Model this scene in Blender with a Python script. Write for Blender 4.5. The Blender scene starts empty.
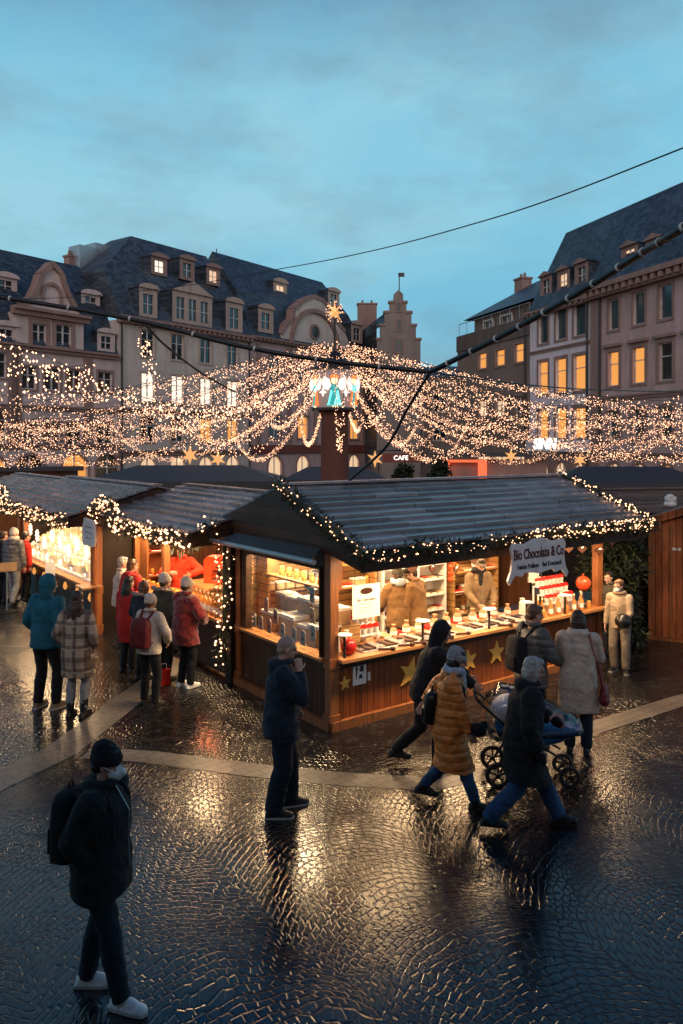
import bpy, math, random
from mathutils import Vector, Matrix, noise
random.seed(7)
V = Vector; PI = math.pi; R_ = math.radians
SC = bpy.context.scene; COL = SC.collection
CH = 3.7                                   # eye height of the photographer
def TR(x, y, z): return Matrix.Translation((x, y, z))
def RX(a): return Matrix.Rotation(a, 4, 'X')
def RY(a): return Matrix.Rotation(a, 4, 'Y')
def RZ(a): return Matrix.Rotation(a, 4, 'Z')
def rnd(a, b): return random.uniform(a, b)

# ---------------------------------------------------------------- mesh builder
class MB:
    def __init__(s): s.v = []; s.f = []; s.m = []
    def add(s, vs, fs, mi=0, M=None):
        o = len(s.v)
        s.v += [tuple(M @ V(v)) for v in vs] if M is not None else [tuple(v) for v in vs]
        s.f += [tuple(i + o for i in f) for f in fs]; s.m += [mi] * len(fs); return s
    def box(s, c, d, mi=0, M=None):
        x, y, z = c; a, b, e = d[0]/2, d[1]/2, d[2]/2
        vs = [(x+i*a, y+j*b, z+k*e) for k in (-1, 1) for j in (-1, 1) for i in (-1, 1)]
        return s.add(vs, [(0,2,3,1),(4,5,7,6),(0,1,5,4),(2,6,7,3),(0,4,6,2),(1,3,7,5)], mi, M)
    def b2(s, p, q, mi=0, M=None):
        return s.box([(p[i]+q[i])/2 for i in range(3)], [abs(q[i]-p[i]) for i in range(3)], mi, M)
    def bar(s, p, q, w, h, mi=0):
        p, q = V(p), V(q); d = q - p
        return s.box((0,0,0), (d.length, w, h), mi, TR(*((p+q)/2)) @ d.to_track_quat('X', 'Z').to_matrix().to_4x4())
    def quad(s, *p, mi=0): return s.add(p, [tuple(range(len(p)))], mi)
    def prism(s, poly, t, mi=0, M=None):
        n = len(poly)
        vs = [(p[0], p[1], 0) for p in poly] + [(p[0], p[1], t) for p in poly]
        fs = [tuple(range(n))[::-1], tuple(range(n, 2*n))] + [(i, (i+1) % n, n+(i+1) % n, n+i) for i in range(n)]
        return s.add(vs, fs, mi, M)
    def tube(s, pts, r, n=8, mi=0, caps=True):
        pts = [V(p) for p in pts]; rs = r if isinstance(r, (list, tuple)) else [r]*len(pts)
        vs = []; fs = []; up = V((0,0,1)); pu = None
        for i, p in enumerate(pts):
            d = (pts[min(i+1, len(pts)-1)] - pts[max(i-1, 0)]).normalized()
            if pu is None: pu = d.orthogonal().normalized()
            u = (pu - d * pu.dot(d)); u = u.normalized() if u.length > 1e-6 else d.orthogonal().normalized(); pu = u
            w = d.cross(u)
            vs += [p + (u*math.cos(2*PI*k/n) + w*math.sin(2*PI*k/n))*rs[i] for k in range(n)]
        for i in range(len(pts)-1):
            for k in range(n):
                a = i*n+k; b = i*n+(k+1) % n; fs.append((a, b, b+n, a+n))
        if caps: fs += [tuple(range(n))[::-1], tuple(range((len(pts)-1)*n, len(pts)*n))]
        return s.add(vs, fs, mi)
    def lathe(s, prof, c=(0,0,0), n=20, mi=0, M=None):
        vs = []; fs = []
        for r, z in prof:
            vs += [(c[0]+r*math.cos(2*PI*k/n), c[1]+r*math.sin(2*PI*k/n), c[2]+z) for k in range(n)]
        for i in range(len(prof)-1):
            for k in range(n):
                a = i*n+k; b = i*n+(k+1) % n; fs.append((a, b, b+n, a+n))
        fs += [tuple(range(n))[::-1], tuple(range((len(prof)-1)*n, len(prof)*n))]
        return s.add(vs, fs, mi, M)
    def ell(s, c, r, R=None, nu=14, nv=9, mi=0):
        if not isinstance(r, (tuple, list)): r = (r, r, r)
        vs = [(0,0,-1)]; fs = []
        for j in range(1, nv):
            a = -PI/2 + PI*j/nv
            vs += [(math.cos(a)*math.cos(2*PI*k/nu), math.cos(a)*math.sin(2*PI*k/nu), math.sin(a)) for k in range(nu)]
        vs.append((0,0,1)); L = len(vs)-1
        for k in range(nu):
            fs.append((0, 1+(k+1) % nu, 1+k)); q = 1+(nv-2)*nu; fs.append((q+k, q+(k+1) % nu, L))
        for j in range(nv-2):
            for k in range(nu):
                a = 1+j*nu+k; b = 1+j*nu+(k+1) % nu; fs.append((a, b, b+nu, a+nu))
        M = TR(*c) @ (R.to_4x4() if R is not None else Matrix.Identity(4)) @ Matrix.Diagonal((*r, 1))
        return s.add(vs, fs, mi, M)
    def cap(s, p, r0, q, r1, n=12):
        p, q = V(p), V(q); s.ell(p, r0, nu=n, nv=8); s.ell(q, r1, nu=n, nv=8)
        if (q-p).length > 1e-4: s.tube([p, q], [r0, r1], n)
        return s
    def loft(s, rings, n=18, mi=0):   # rings: (centre, X vector, Y vector)
        vs = []; fs = []
        for c, X, Y in rings:
            vs += [V(c) + V(X)*math.cos(2*PI*k/n) + V(Y)*math.sin(2*PI*k/n) for k in range(n)]
        for i in range(len(rings)-1):
            for k in range(n):
                a = i*n+k; b = i*n+(k+1) % n; fs.append((a, b, b+n, a+n))
        fs += [tuple(range(n))[::-1], tuple(range((len(rings)-1)*n, len(rings)*n))]
        return s.add(vs, fs, mi)
    def octa(s, c, r, mi=0, st=1.0):
        x, y, z = c
        return s.add([(x+r,y,z),(x-r,y,z),(x,y+r,z),(x,y-r,z),(x,y,z+r*st),(x,y,z-r*st)],
                     [(0,2,4),(2,1,4),(1,3,4),(3,0,4),(2,0,5),(1,2,5),(3,1,5),(0,3,5)], mi)
    def mesh(s, name):
        me = bpy.data.meshes.new(name); me.from_pydata(s.v, [], s.f)
        if any(s.m): me.polygons.foreach_set('material_index', s.m)
        return me
    def build(s, name, mats, parent=None, smooth=False, M=None, sharp=None):
        me = s.mesh(name)
        for m in (mats if isinstance(mats, (list, tuple)) else [mats]): me.materials.append(m)
        if smooth:
            me.polygons.foreach_set('use_smooth', [True]*len(me.polygons))
            if sharp: me.set_sharp_from_angle(angle=R_(sharp))
        me.update()
        return put(name, me, parent, M)

def put(name, me, parent=None, M=None):
    o = bpy.data.objects.new(name, me); COL.objects.link(o)
    if parent is not None: o.parent = parent
    if M is not None: o.matrix_basis = M
    return o
def tag(o, label, cat, group=None, kind=None):
    o['label'] = label; o['category'] = cat
    if group: o['group'] = group
    if kind: o['kind'] = kind
    return o
def thing(name, label, cat, loc=(0,0,0), rz=0, group=None):
    o = bpy.data.objects.new(name, None); COL.objects.link(o); o.empty_display_size = .2
    o.location = loc; o.rotation_euler = (0, 0, rz)
    return tag(o, label, cat, group)
def setting(o): o['kind'] = 'structure'; return o
def dup(root, loc, rz=0, label=None, group=None, scale=None):
    r = root.copy(); COL.objects.link(r); r.location = loc; r.rotation_euler = (0, 0, rz)
    if scale: r.scale = (scale,)*3
    if label: r['label'] = label
    if group: r['group'] = group
    for ch in root.children:
        c = ch.copy(); COL.objects.link(c); c.parent = r
        for g in ch.children:
            d = g.copy(); COL.objects.link(d); d.parent = c
    return r
def kids(o): return list(o.children)

# ---------------------------------------------------------------- materials
def nmat(name):
    m = bpy.data.materials.new(name); m.use_nodes = True
    nt = m.node_tree; return m, nt, nt.nodes['Principled BSDF']
def lk(nt, a, b): nt.links.new(a, b)
def tex(nt, kind, scale=None, vec=None, **kw):
    n = nt.nodes.new('ShaderNodeTex' + kind)
    if scale is not None: n.inputs['Scale'].default_value = scale
    if vec is not None: lk(nt, vec, n.inputs['Vector'])
    for k, v in kw.items():
        if k in n.inputs: n.inputs[k].default_value = v
        else: setattr(n, k, v)
    return n
def math_(nt, op, a, b=None, c=None):
    n = nt.nodes.new('ShaderNodeMath'); n.operation = op
    for i, q in enumerate((a, b, c)):
        if q is None: continue
        if hasattr(q, 'is_linked'): lk(nt, q, n.inputs[i])
        else: n.inputs[i].default_value = q
    return n.outputs[0]
def ramp(nt, f, stops):
    n = nt.nodes.new('ShaderNodeValToRGB'); e = n.color_ramp.elements
    while len(e) < len(stops): e.new(.5)
    for i, (p, c) in enumerate(stops): e[i].position = p; e[i].color = (*c, 1)
    lk(nt, f, n.inputs[0]); return n.outputs[0]
def mixc(nt, f, a, b, mode='MIX'):
    n = nt.nodes.new('ShaderNodeMix'); n.data_type = 'RGBA'; n.blend_type = mode
    for s, q in ((n.inputs[0], f), (n.inputs[6], a), (n.inputs[7], b)):
        if hasattr(q, 'is_linked'): lk(nt, q, s)
        elif isinstance(q, (int, float)): s.default_value = q
        else: s.default_value = (*q, 1)
    return n.outputs[2]
def mapping(nt, vec, scale=(1,1,1), rot=(0,0,0), loc=(0,0,0)):
    n = nt.nodes.new('ShaderNodeMapping'); lk(nt, vec, n.inputs[0])
    n.inputs['Scale'].default_value = scale; n.inputs['Rotation'].default_value = rot; n.inputs['Location'].default_value = loc
    return n.outputs[0]
def coord(nt, w='Object'):
    return nt.nodes.new('ShaderNodeTexCoord').outputs[w]
def bump(nt, h, bs, st=.4, dist=.01):
    n = nt.nodes.new('ShaderNodeBump'); n.inputs['Strength'].default_value = st; n.inputs['Distance'].default_value = dist
    lk(nt, h, n.inputs['Height']); lk(nt, n.outputs[0], bs.inputs['Normal']); return n
def mat(name, c, rough=.6, var=.25, sc=6, bmp=.15, bsc=40, metal=0, stretch=None, island=0, dist=.006, sheen=0, spec=.5):
    m, nt, b = nmat(name); co = coord(nt)
    if stretch: co = mapping(nt, co, stretch)
    n = tex(nt, 'Noise', sc, co, Detail=4.0)
    lo = tuple(max(0, x*(1-var)) for x in c); hi = tuple(min(1, x*(1+var)) for x in c)
    col = ramp(nt, n.outputs[0], [(.3, lo), (.7, hi)])
    if island:
        g = nt.nodes.new('ShaderNodeNewGeometry')
        col = mixc(nt, 1.0, col, ramp(nt, g.outputs['Random Per Island'], [(0, (1-island,)*3), (1, (1+island*.3,)*3)]), 'MULTIPLY')
    lk(nt, col, b.inputs['Base Color']); b.inputs['Metallic'].default_value = metal
    b.inputs['Specular IOR Level'].default_value = spec
    rr = nt.nodes.new('ShaderNodeMapRange'); lk(nt, n.outputs[0], rr.inputs[0])
    rr.inputs[3].default_value = max(.03, rough-.12); rr.inputs[4].default_value = min(1, rough+.12)
    lk(nt, rr.outputs[0], b.inputs['Roughness'])
    if sheen: b.inputs['Sheen Weight'].default_value = sheen
    if bmp:
        bump(nt, tex(nt, 'Noise', bsc, co, Detail=3.0).outputs[0], b, bmp, dist)
    return m
def emit(name, c, s, base=None):
    m, nt, b = nmat(name)
    b.inputs['Base Color'].default_value = (*(base or c), 1)
    b.inputs['Emission Color'].default_value = (*c, 1); b.inputs['Emission Strength'].default_value = s
    return m
def wood(name, c, w=.11, vertical=True, rough=.5, var=.35, axis='X'):
    """planked timber: boards across the given axis, grain along the other."""
    m, nt, b = nmat(name); co = coord(nt)
    sp = nt.nodes.new('ShaderNodeSeparateXYZ'); lk(nt, co, sp.inputs[0])
    if axis == 'XY': k = math_(nt, 'ADD', sp.outputs[0], sp.outputs[1])
    else: k = sp.outputs[axis]
    q = math_(nt, 'DIVIDE', k, w); fl = math_(nt, 'FLOOR', q); fr = math_(nt, 'FRACT', q)
    wn = nt.nodes.new('ShaderNodeTexWhiteNoise'); wn.noise_dimensions = '1D'; lk(nt, fl, wn.inputs['W'])
    st = {'X': (22, 22, 1.2), 'XY': (22, 22, 1.2), 'Z': (1.2, 1.2, 22), 'Y': (1.2, 22, 1.2)}[axis]
    g = tex(nt, 'Noise', 2.0, mapping(nt, co, st), Detail=5.0)
    lo = tuple(x*(1-var) for x in c); hi = tuple(min(1, x*(1+var)) for x in c)
    col = ramp(nt, g.outputs[0], [(.3, lo), (.7, hi)])
    col = mixc(nt, .8, col, ramp(nt, wn.outputs[0], [(0, (.62,)*3), (1, (1.15,)*3)]), 'MULTIPLY')
    st_ = tex(nt, 'Noise', 1.3, co, Detail=6.0)
    col = mixc(nt, .6, col, ramp(nt, st_.outputs[0], [(.35, (.45, .42, .4)), (.6, (1, 1, 1))]), 'MULTIPLY')
    ed = math_(nt, 'GREATER_THAN', math_(nt, 'ABSOLUTE', math_(nt, 'SUBTRACT', fr, .5)), .455)
    lk(nt, mixc(nt, ed, col, (.012, .008, .006)), b.inputs['Base Color']); b.inputs['Roughness'].default_value = rough; b.inputs['Specular IOR Level'].default_value = .3
    h = math_(nt, 'SUBTRACT', math_(nt, 'MULTIPLY', g.outputs[0], .25), ed)
    bump(nt, h, b, .6, .006); return m
def glassy(name, tint=(1,1,1), gl=.12, rough=.03):
    m, nt, b = nmat(name); out = nt.nodes['Material Output']
    t = nt.nodes.new('ShaderNodeBsdfTransparent'); t.inputs[0].default_value = (*tint, 1)
    g = nt.nodes.new('ShaderNodeBsdfGlossy'); g.inputs['Roughness'].default_value = rough
    lw = nt.nodes.new('ShaderNodeLayerWeight'); lw.inputs[0].default_value = .25
    f = math_(nt, 'MULTIPLY_ADD', lw.outputs['Fresnel'], gl*2.0, gl*.15)
    mx = nt.nodes.new('ShaderNodeMixShader'); lk(nt, f, mx.inputs[0]); lk(nt, t.outputs[0], mx.inputs[1]); lk(nt, g.outputs[0], mx.inputs[2])
    lk(nt, mx.outputs[0], out.inputs[0]); nt.nodes.remove(b); return m
def wallmat(name, c, dirt=.45):
    m, nt, b = nmat(name); co = coord(nt)
    n1 = tex(nt, 'Noise', .35, co, Detail=6.0, Roughness=.65); n2 = tex(nt, 'Noise', 1.6, mapping(nt, co, (1.5, 1.5, .25)), Detail=5.0)
    col = mixc(nt, dirt, c, ramp(nt, n1.outputs[0], [(.35, tuple(x*.6 for x in c)), (.65, tuple(min(1, x*1.15) for x in c))]))
    col = mixc(nt, .5, col, ramp(nt, n2.outputs[0], [(.3, (.6, .58, .56)), (.6, (1, 1, 1))]), 'MULTIPLY')
    lk(nt, col, b.inputs['Base Color']); b.inputs['Roughness'].default_value = .85
    bump(nt, tex(nt, 'Noise', 9, co, Detail=6.0).outputs[0], b, .3, .02); return m
def slate(name, c, sx=.32, sz=.2, rough=.45, var=.5):
    m, nt, b = nmat(name); co = coord(nt)
    sp = nt.nodes.new('ShaderNodeSeparateXYZ'); lk(nt, co, sp.inputs[0])
    cb = nt.nodes.new('ShaderNodeCombineXYZ'); lk(nt, math_(nt, 'ADD', sp.outputs[0], math_(nt, 'MULTIPLY', sp.outputs[1], .35)), cb.inputs[0]); lk(nt, sp.outputs[2], cb.inputs[1])
    br = nt.nodes.new('ShaderNodeTexBrick'); lk(nt, cb.outputs[0], br.inputs[0])
    br.inputs['Scale'].default_value = 1; br.inputs['Brick Width'].default_value = sx; br.inputs['Row Height'].default_value = sz; br.inputs['Mortar Size'].default_value = .012
    br.inputs['Color1'].default_value = (*[x*(1-var) for x in c], 1); br.inputs['Color2'].default_value = (*[min(1, x*(1+var)) for x in c], 1)
    br.inputs['Mortar'].default_value = (*[x*.25 for x in c], 1)
    n = tex(nt, 'Noise', .5, co, Detail=5.0)
    lk(nt, mixc(nt, .7, br.outputs[0], ramp(nt, n.outputs[0], [(.3, (.55, .55, .58)), (.7, (1.1, 1.1, 1.1))]), 'MULTIPLY'), b.inputs['Base Color'])
    b.inputs['Roughness'].default_value = rough; bump(nt, br.outputs['Fac'], b, -.5, .02); return m

M = {}
def mk(**kw): M.update(kw)
mk(cable=mat('black_cable', (.012,.012,.013), .45, bmp=.05), clip=mat('white_clip', (.6,.58,.55), .5),
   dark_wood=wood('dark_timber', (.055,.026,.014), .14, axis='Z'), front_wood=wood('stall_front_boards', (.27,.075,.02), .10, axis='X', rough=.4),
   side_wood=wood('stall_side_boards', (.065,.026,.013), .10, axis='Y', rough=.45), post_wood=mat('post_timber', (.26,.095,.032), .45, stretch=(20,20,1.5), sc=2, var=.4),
   counter=mat('counter_timber', (.42,.19,.07), .35, stretch=(1.5,20,20), sc=2, var=.35), pine=wood('inner_pine_boards', (.50,.27,.10), .12, axis='Z', rough=.5),
   hut_wood=wood('hut_boards', (.46,.14,.05), .12, axis='X', rough=.5), black_wood=wood('black_timber', (.02,.013,.010), .12, axis='X'),
   shingle=mat('wet_roof_boards', (.20,.185,.21), .23, var=.28, spec=.7, sc=3, bmp=.35, bsc=30, stretch=(.9,4,4), island=.6),
   shingle_brown=mat('brown_roof_boards', (.14,.095,.07), .5, var=.35, sc=3, stretch=(.6,6,6), island=.45),
   tent=mat('dark_tent_cloth', (.03,.032,.036), .6), metal=mat('grey_metal', (.34,.36,.38), .35, metal=.6, var=.15), dark_metal=mat('dark_metal', (.03,.03,.032), .4, metal=.5),
   fir=mat('fir_needles', (.022,.036,.016), .6, var=.5, island=.6, bmp=0), gold=mat('gold_paint', (.85,.47,.09), .45, var=.12),
   white=mat('white_paint', (.78,.77,.74), .5, var=.06), paper=mat('white_paper', (.82,.80,.76), .7, var=.04, bmp=0), greypaper=mat('grey_card', (.20,.185,.17), .7, var=.1, bmp=0),
   ink=mat('dark_ink', (.03,.022,.02), .6, bmp=0), inkred=mat('dark_red_ink', (.09,.018,.016), .6, bmp=0), inkblue=mat('navy_ink', (.02,.025,.06), .6, bmp=0), signgrey=mat('sign_paint', (.62,.60,.62), .55, var=.15),
   choc=mat('chocolate', (.05,.017,.008), .3, var=.3), red=mat('red_gloss', (.55,.02,.012), .2, var=.2, bmp=0), card=mat('brown_card', (.42,.26,.13), .7, var=.2), orange=mat('orange_red_enamel', (.75,.07,.02), .3, bmp=0),
   glass=glassy('clear_glass'), film=glassy('clear_rain_film', (.93,.95,.96), .5, .12), amber=mat('amber_bottle', (.55,.22,.05), .12, bmp=0), cream=mat('cream_wax', (.8,.66,.44), .4, bmp=0),
   bulb=emit('warm_bulb', (1, .52, .27), 5.0), bulb_far=emit('warm_string_bulb', (1, .51, .29), 4.0), strip=emit('lamp_tube', (1, .68, .38), 12), lit=emit('lit_room_amber', (1, .40, .085), .85, (.3,.15,.05)),
   lit_pale=emit('lit_room_pale', (1, .66, .40), .8, (.4,.3,.2)), lit_white=emit('lit_room_white', (1, .84, .68), 1.1, (.5,.45,.4)), letters=emit('sign_letters_lit', (1, .95, .9), 2.2))
# ---------------------------------------------------------------- camera, sky, render settings
cam = bpy.data.objects.new('camera', bpy.data.cameras.new('camera')); COL.objects.link(cam); SC.camera = cam
cam.location = (0, 0, CH); cam.rotation_euler = (PI/2, 0, 0)
cam.data.lens = 780/1024*36; cam.data.sensor_width = 36; cam.data.shift_y = -67/1024; cam.data.clip_end = 2000; cam.data.clip_start = .1
F0 = 780.0
def ray(px): return (px-341.5)/F0
def G(px, py):                      # measured point of the paving
    d = F0*CH/(py-445); return V((ray(px)*d, d, 0))
SC.view_settings.view_transform = 'Standard'; SC.view_settings.look = 'None'; SC.view_settings.exposure = 0; SC.view_settings.gamma = 1
SC.cycles.use_denoising = True
try: SC.cycles.denoiser = 'OPENIMAGEDENOISE'
except Exception: pass
SC.cycles.max_bounces = 6; SC.cycles.diffuse_bounces = 3; SC.cycles.glossy_bounces = 3; SC.cycles.transparent_max_bounces = 12
SC.cycles.sample_clamp_indirect = 4; SC.cycles.caustics_reflective = False; SC.cycles.caustics_refractive = False; SC.cycles.use_light_tree = True

w = bpy.data.worlds.new('World'); SC.world = w; w.use_nodes = True; nt = w.node_tree
bg = nt.nodes['Background']; bg.inputs[1].default_value = .15
sky = nt.nodes.new('ShaderNodeTexSky'); sky.sky_type = 'NISHITA'; sky.sun_disc = False
sky.sun_elevation = R_(1.5); sky.sun_rotation = R_(188); sky.ozone_density = 4; sky.air_density = 1.2; sky.dust_density = 1
gen = coord(nt, 'Generated')
sp = nt.nodes.new('ShaderNodeSeparateXYZ'); lk(nt, gen, sp.inputs[0])
base = ramp(nt, sp.outputs[2], [(0, (1.1,3.1,4.6)), (.14, (1.3,3.8,5.3)), (.30, (1.9,4.45,5.7)), (.42, (1.55,4.1,5.6)), (.50, (1.05,3.0,4.7)), (.58, (.18,1.35,3.5)), (.70, (.06,.9,3.0)), (1, (.10,.5,1.4))])
c1 = tex(nt, 'Noise', 2.1, mapping(nt, gen, (1, 1, 2.2), loc=(.35, .1, .2)), Detail=7.0, Roughness=.55, Distortion=.4)
c2 = tex(nt, 'Noise', 5.5, mapping(nt, gen, (1, 1, 2.6), loc=(1.3, .4, 2)), Detail=6.0, Roughness=.6)
cl = mixc(nt, ramp(nt, c1.outputs[0], [(.40, (0,)*3), (.62, (1,)*3)]), base, mixc(nt, ramp(nt, sp.outputs[2], [(.4, (0,)*3), (.62, (1,)*3)]), (2.5, 4.9, 5.8), (.35,.8,1.5)))
cl = mixc(nt, ramp(nt, c2.outputs[0], [(.46, (0,)*3), (.70, (.55,)*3)]), cl, mixc(nt, ramp(nt, sp.outputs[2], [(.4, (0,)*3), (.62, (1,)*3)]), (1.7, 2.9, 3.5), (.25,.6,1.2)))
bk = math_(nt, 'MULTIPLY', math_(nt, 'MULTIPLY_ADD', sp.outputs[1], -1.6, -.1), 1); bk = ramp(nt, bk, [(0, (0,)*3), (1, (1,)*3)])   # warm boost added to the sky behind the camera to light the facades
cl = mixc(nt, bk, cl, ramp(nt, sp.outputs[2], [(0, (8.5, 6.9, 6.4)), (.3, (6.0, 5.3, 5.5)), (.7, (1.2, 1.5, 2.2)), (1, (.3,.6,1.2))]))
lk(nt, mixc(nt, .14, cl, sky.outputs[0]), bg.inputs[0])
sun = bpy.data.objects.new('sun', bpy.data.lights.new('sun', 'SUN')); COL.objects.link(sun)
sun.data.energy = .75; sun.data.angle = R_(30); sun.data.color = (1, .83, .76); sun.rotation_euler = (R_(62), 0, R_(-8))

# ---------------------------------------------------------------- wet cobbled square
def cobble_mat(name, S=.08, dark=1.0, fans=True):
    m, nt, b = nmat(name); co = coord(nt)
    sp = nt.nodes.new('ShaderNodeSeparateXYZ'); lk(nt, mapping(nt, co, rot=(0, 0, R_(-36.4))), sp.inputs[0])
    wob = tex(nt, 'Noise', .8, co, Detail=2.0)
    x = math_(nt, 'ADD', sp.outputs[0], math_(nt, 'MULTIPLY', wob.outputs[0], .6)); y = math_(nt, 'ADD', sp.outputs[1], math_(nt, 'MULTIPLY', wob.outputs[0], .55))
    W = 1.75
    u = math_(nt, 'SUBTRACT', math_(nt, 'FRACT', math_(nt, 'DIVIDE', x, W)), .5)
    arc = math_(nt, 'MULTIPLY', math_(nt, 'MULTIPLY', u, u), 1.8 if fans else 0)
    yy = math_(nt, 'ADD', y, arc)
    row = math_(nt, 'DIVIDE', yy, S)
    odd = math_(nt, 'MULTIPLY', math_(nt, 'FRACT', math_(nt, 'MULTIPLY', math_(nt, 'FLOOR', row), .5)), 1.0)
    xx = math_(nt, 'ADD', math_(nt, 'DIVIDE', x, S), odd)
    cb = nt.nodes.new('ShaderNodeCombineXYZ'); lk(nt, xx, cb.inputs[0]); lk(nt, row, cb.inputs[1])
    v1 = tex(nt, 'Voronoi', 1.0, cb.outputs[0], voronoi_dimensions='2D', feature='DISTANCE_TO_EDGE', Randomness=.48)
    v2 = tex(nt, 'Voronoi', 1.0, cb.outputs[0], voronoi_dimensions='2D', feature='F1', Randomness=.48)
    dome = nt.nodes.new('ShaderNodeMapRange'); dome.interpolation_type = 'SMOOTHERSTEP'; lk(nt, v1.outputs['Distance'], dome.inputs[0]); dome.inputs[2].default_value = .16
    # each stone leans a little its own way
    sv = nt.nodes.new('ShaderNodeVectorMath'); sv.operation = 'SUBTRACT'; lk(nt, cb.outputs[0], sv.inputs[0]); lk(nt, v2.outputs['Position'], sv.inputs[1])
    cv = nt.nodes.new('ShaderNodeVectorMath'); cv.operation = 'SUBTRACT'; lk(nt, v2.outputs['Color'], cv.inputs[0]); cv.inputs[1].default_value = (.5, .5, .5)
    dt = nt.nodes.new('ShaderNodeVectorMath'); dt.operation = 'DOT_PRODUCT'; lk(nt, sv.outputs[0], dt.inputs[0]); lk(nt, cv.outputs[0], dt.inputs[1])
    fine = tex(nt, 'Noise', 38, co, Detail=3.0)
    h = math_(nt, 'ADD', dome.outputs[0], math_(nt, 'MULTIPLY', dt.outputs['Value'], .8)); h = math_(nt, 'ADD', h, math_(nt, 'MULTIPLY', fine.outputs[0], .35))
    pd = tex(nt, 'Noise', .33, co, Detail=4.0); bp = bump(nt, h, b, .6, .0072); lk(nt, ramp(nt, pd.outputs[0], [(.36, (.2,)*3), (.62, (.52,)*3)]), bp.inputs['Strength'])
    n = tex(nt, 'Noise', .45, co, Detail=5.0); k = dark
    sc_ = nt.nodes.new('ShaderNodeSeparateColor'); lk(nt, v2.outputs['Color'], sc_.inputs[0]); st = ramp(nt, sc_.outputs[0], [(0, (.005,.006,.008)), (.6, (.012,.012,.013)), (1, (.036,.033,.03))])
    st = mixc(nt, ramp(nt, dome.outputs[0], [(.2, (1,)*3), (.7, (0,)*3)]), st, (.003, .003, .003))
    lk(nt, st, b.inputs['Base Color'])
    rr = ramp(nt, n.outputs[0], [(.3, (.09,)*3), (.7, (.33,)*3)]); lk(nt, rr, b.inputs['Roughness'])
    b.inputs['IOR'].default_value = 1.5; b.inputs['Specular IOR Level'].default_value = .72
    return m
mk(cobble=cobble_mat('wet_cobbles'))
def slab_mat():
    m, nt, b = nmat('wet_pale_slabs'); co = coord(nt)
    v = tex(nt, 'Brick', 1.0, mapping(nt, co, rot=(0, 0, R_(-36.4)))); v.inputs['Brick Width'].default_value = .22; v.inputs['Row Height'].default_value = .14; v.inputs['Mortar Size'].default_value = .006; v.inputs['Color1'].default_value = (.5,.5,.5,1); v.inputs['Color2'].default_value = (1,1,1,1)
    ed = math_(nt, 'SUBTRACT', 1, v.outputs['Fac'])
    col = mixc(nt, .4, (.20, .175, .15), v.outputs['Color'], 'MULTIPLY')
    n = tex(nt, 'Noise', 1.2, co, Detail=5.0)
    col = mixc(nt, .7, col, ramp(nt, n.outputs[0], [(.35, (.45,)*3), (.65, (1,)*3)]), 'MULTIPLY')
    lk(nt, mixc(nt, ed, (.035, .03, .027), col), b.inputs['Base Color']); b.inputs['Roughness'].default_value = .34
    bump(nt, math_(nt, 'ADD', math_(nt, 'MULTIPLY', ed, .6), tex(nt, 'Noise', 26, co).outputs[0]), b, .45, .006); return m
mk(slab=slab_mat())
g = MB(); g.quad((-160,-60,0), (160,-60,0), (160,220,0), (-160,220,0)); setting(g.build('ground', M['cobble']))
def band(pts, wd, nm='pavement_strip'):
    m = MB(); pts = [V((p[0], p[1], .004)) for p in pts]; L = []
    for i, p in enumerate(pts):
        d = (pts[min(i+1, len(pts)-1)]-pts[max(i-1, 0)]).normalized(); s = V((-d.y, d.x, 0))*wd/2; L.append((p+s, p-s))
    for (a, b), (c, d) in zip(L, L[1:]): m.quad(b, d, c, a)
    setting(m.build(nm, M['slab']))
j = G(60, 752)
band([G(-190, 888), G(-20, 790), j, G(132, 697), G(172, 668), G(205, 641)], .46)
band([j+V((.34,-.02,0)), G(150, 757), G(250, 770), G(340, 779), G(425, 784), G(500, 771), G(590, 729), G(683, 700), G(900, 640)], .34)

# ---------------------------------------------------------------- houses round the square
class Face:
    """a facade line: x runs along it left to right, y into the block, z up."""
    def __init__(s, o, d): s.o = V((*o, 0)); s.d = V((*d, 0)).normalized(); s.rz = math.atan2(s.d.y, s.d.x); s.n = V((-s.d.y, s.d.x, 0))
    def u(s, px, q=0):
        k = ray(px); o = s.o + s.n*q; return (k*o.y-o.x)/(s.d.x-k*s.d.y)
    def z(s, px, py, q=0):
        u = s.u(px, q); return CH+(445-py)*((s.o+s.n*q).y+s.d.y*u)/F0
    def at(s, u): return s.o+s.d*u
mk(plaster_pink=wallmat('rosy_plaster', (.58,.47,.44)), plaster_cream=wallmat('cream_plaster', (.56,.50,.44)), plaster_white=wallmat('pale_plaster', (.70,.64,.66)),
   plaster_rose=wallmat('rose_sandstone_wall', (.48,.34,.32)), plaster_brown=wallmat('brown_render', (.22,.17,.14)), stone=wallmat('red_sandstone', (.29,.19,.16), .3), stone_pale=wallmat('buff_stone', (.44,.34,.28), .3),
   ground_red=wallmat('dark_red_shopfront', (.20,.06,.045)), slate=slate('blue_slate', (.045,.06,.078)), slate2=slate('grey_slate', (.06,.072,.088)),
   sash=mat('white_window_frame', (.55,.52,.50), .5, bmp=0), pane=mat('dark_window_glass', (.018,.022,.026), .06, var=.3, sc=.6, bmp=0, spec=.9), tealpane=mat('sky_reflecting_glass', (.03,.06,.065), .05, var=.3, sc=.5, bmp=0, spec=1.0))

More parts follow.
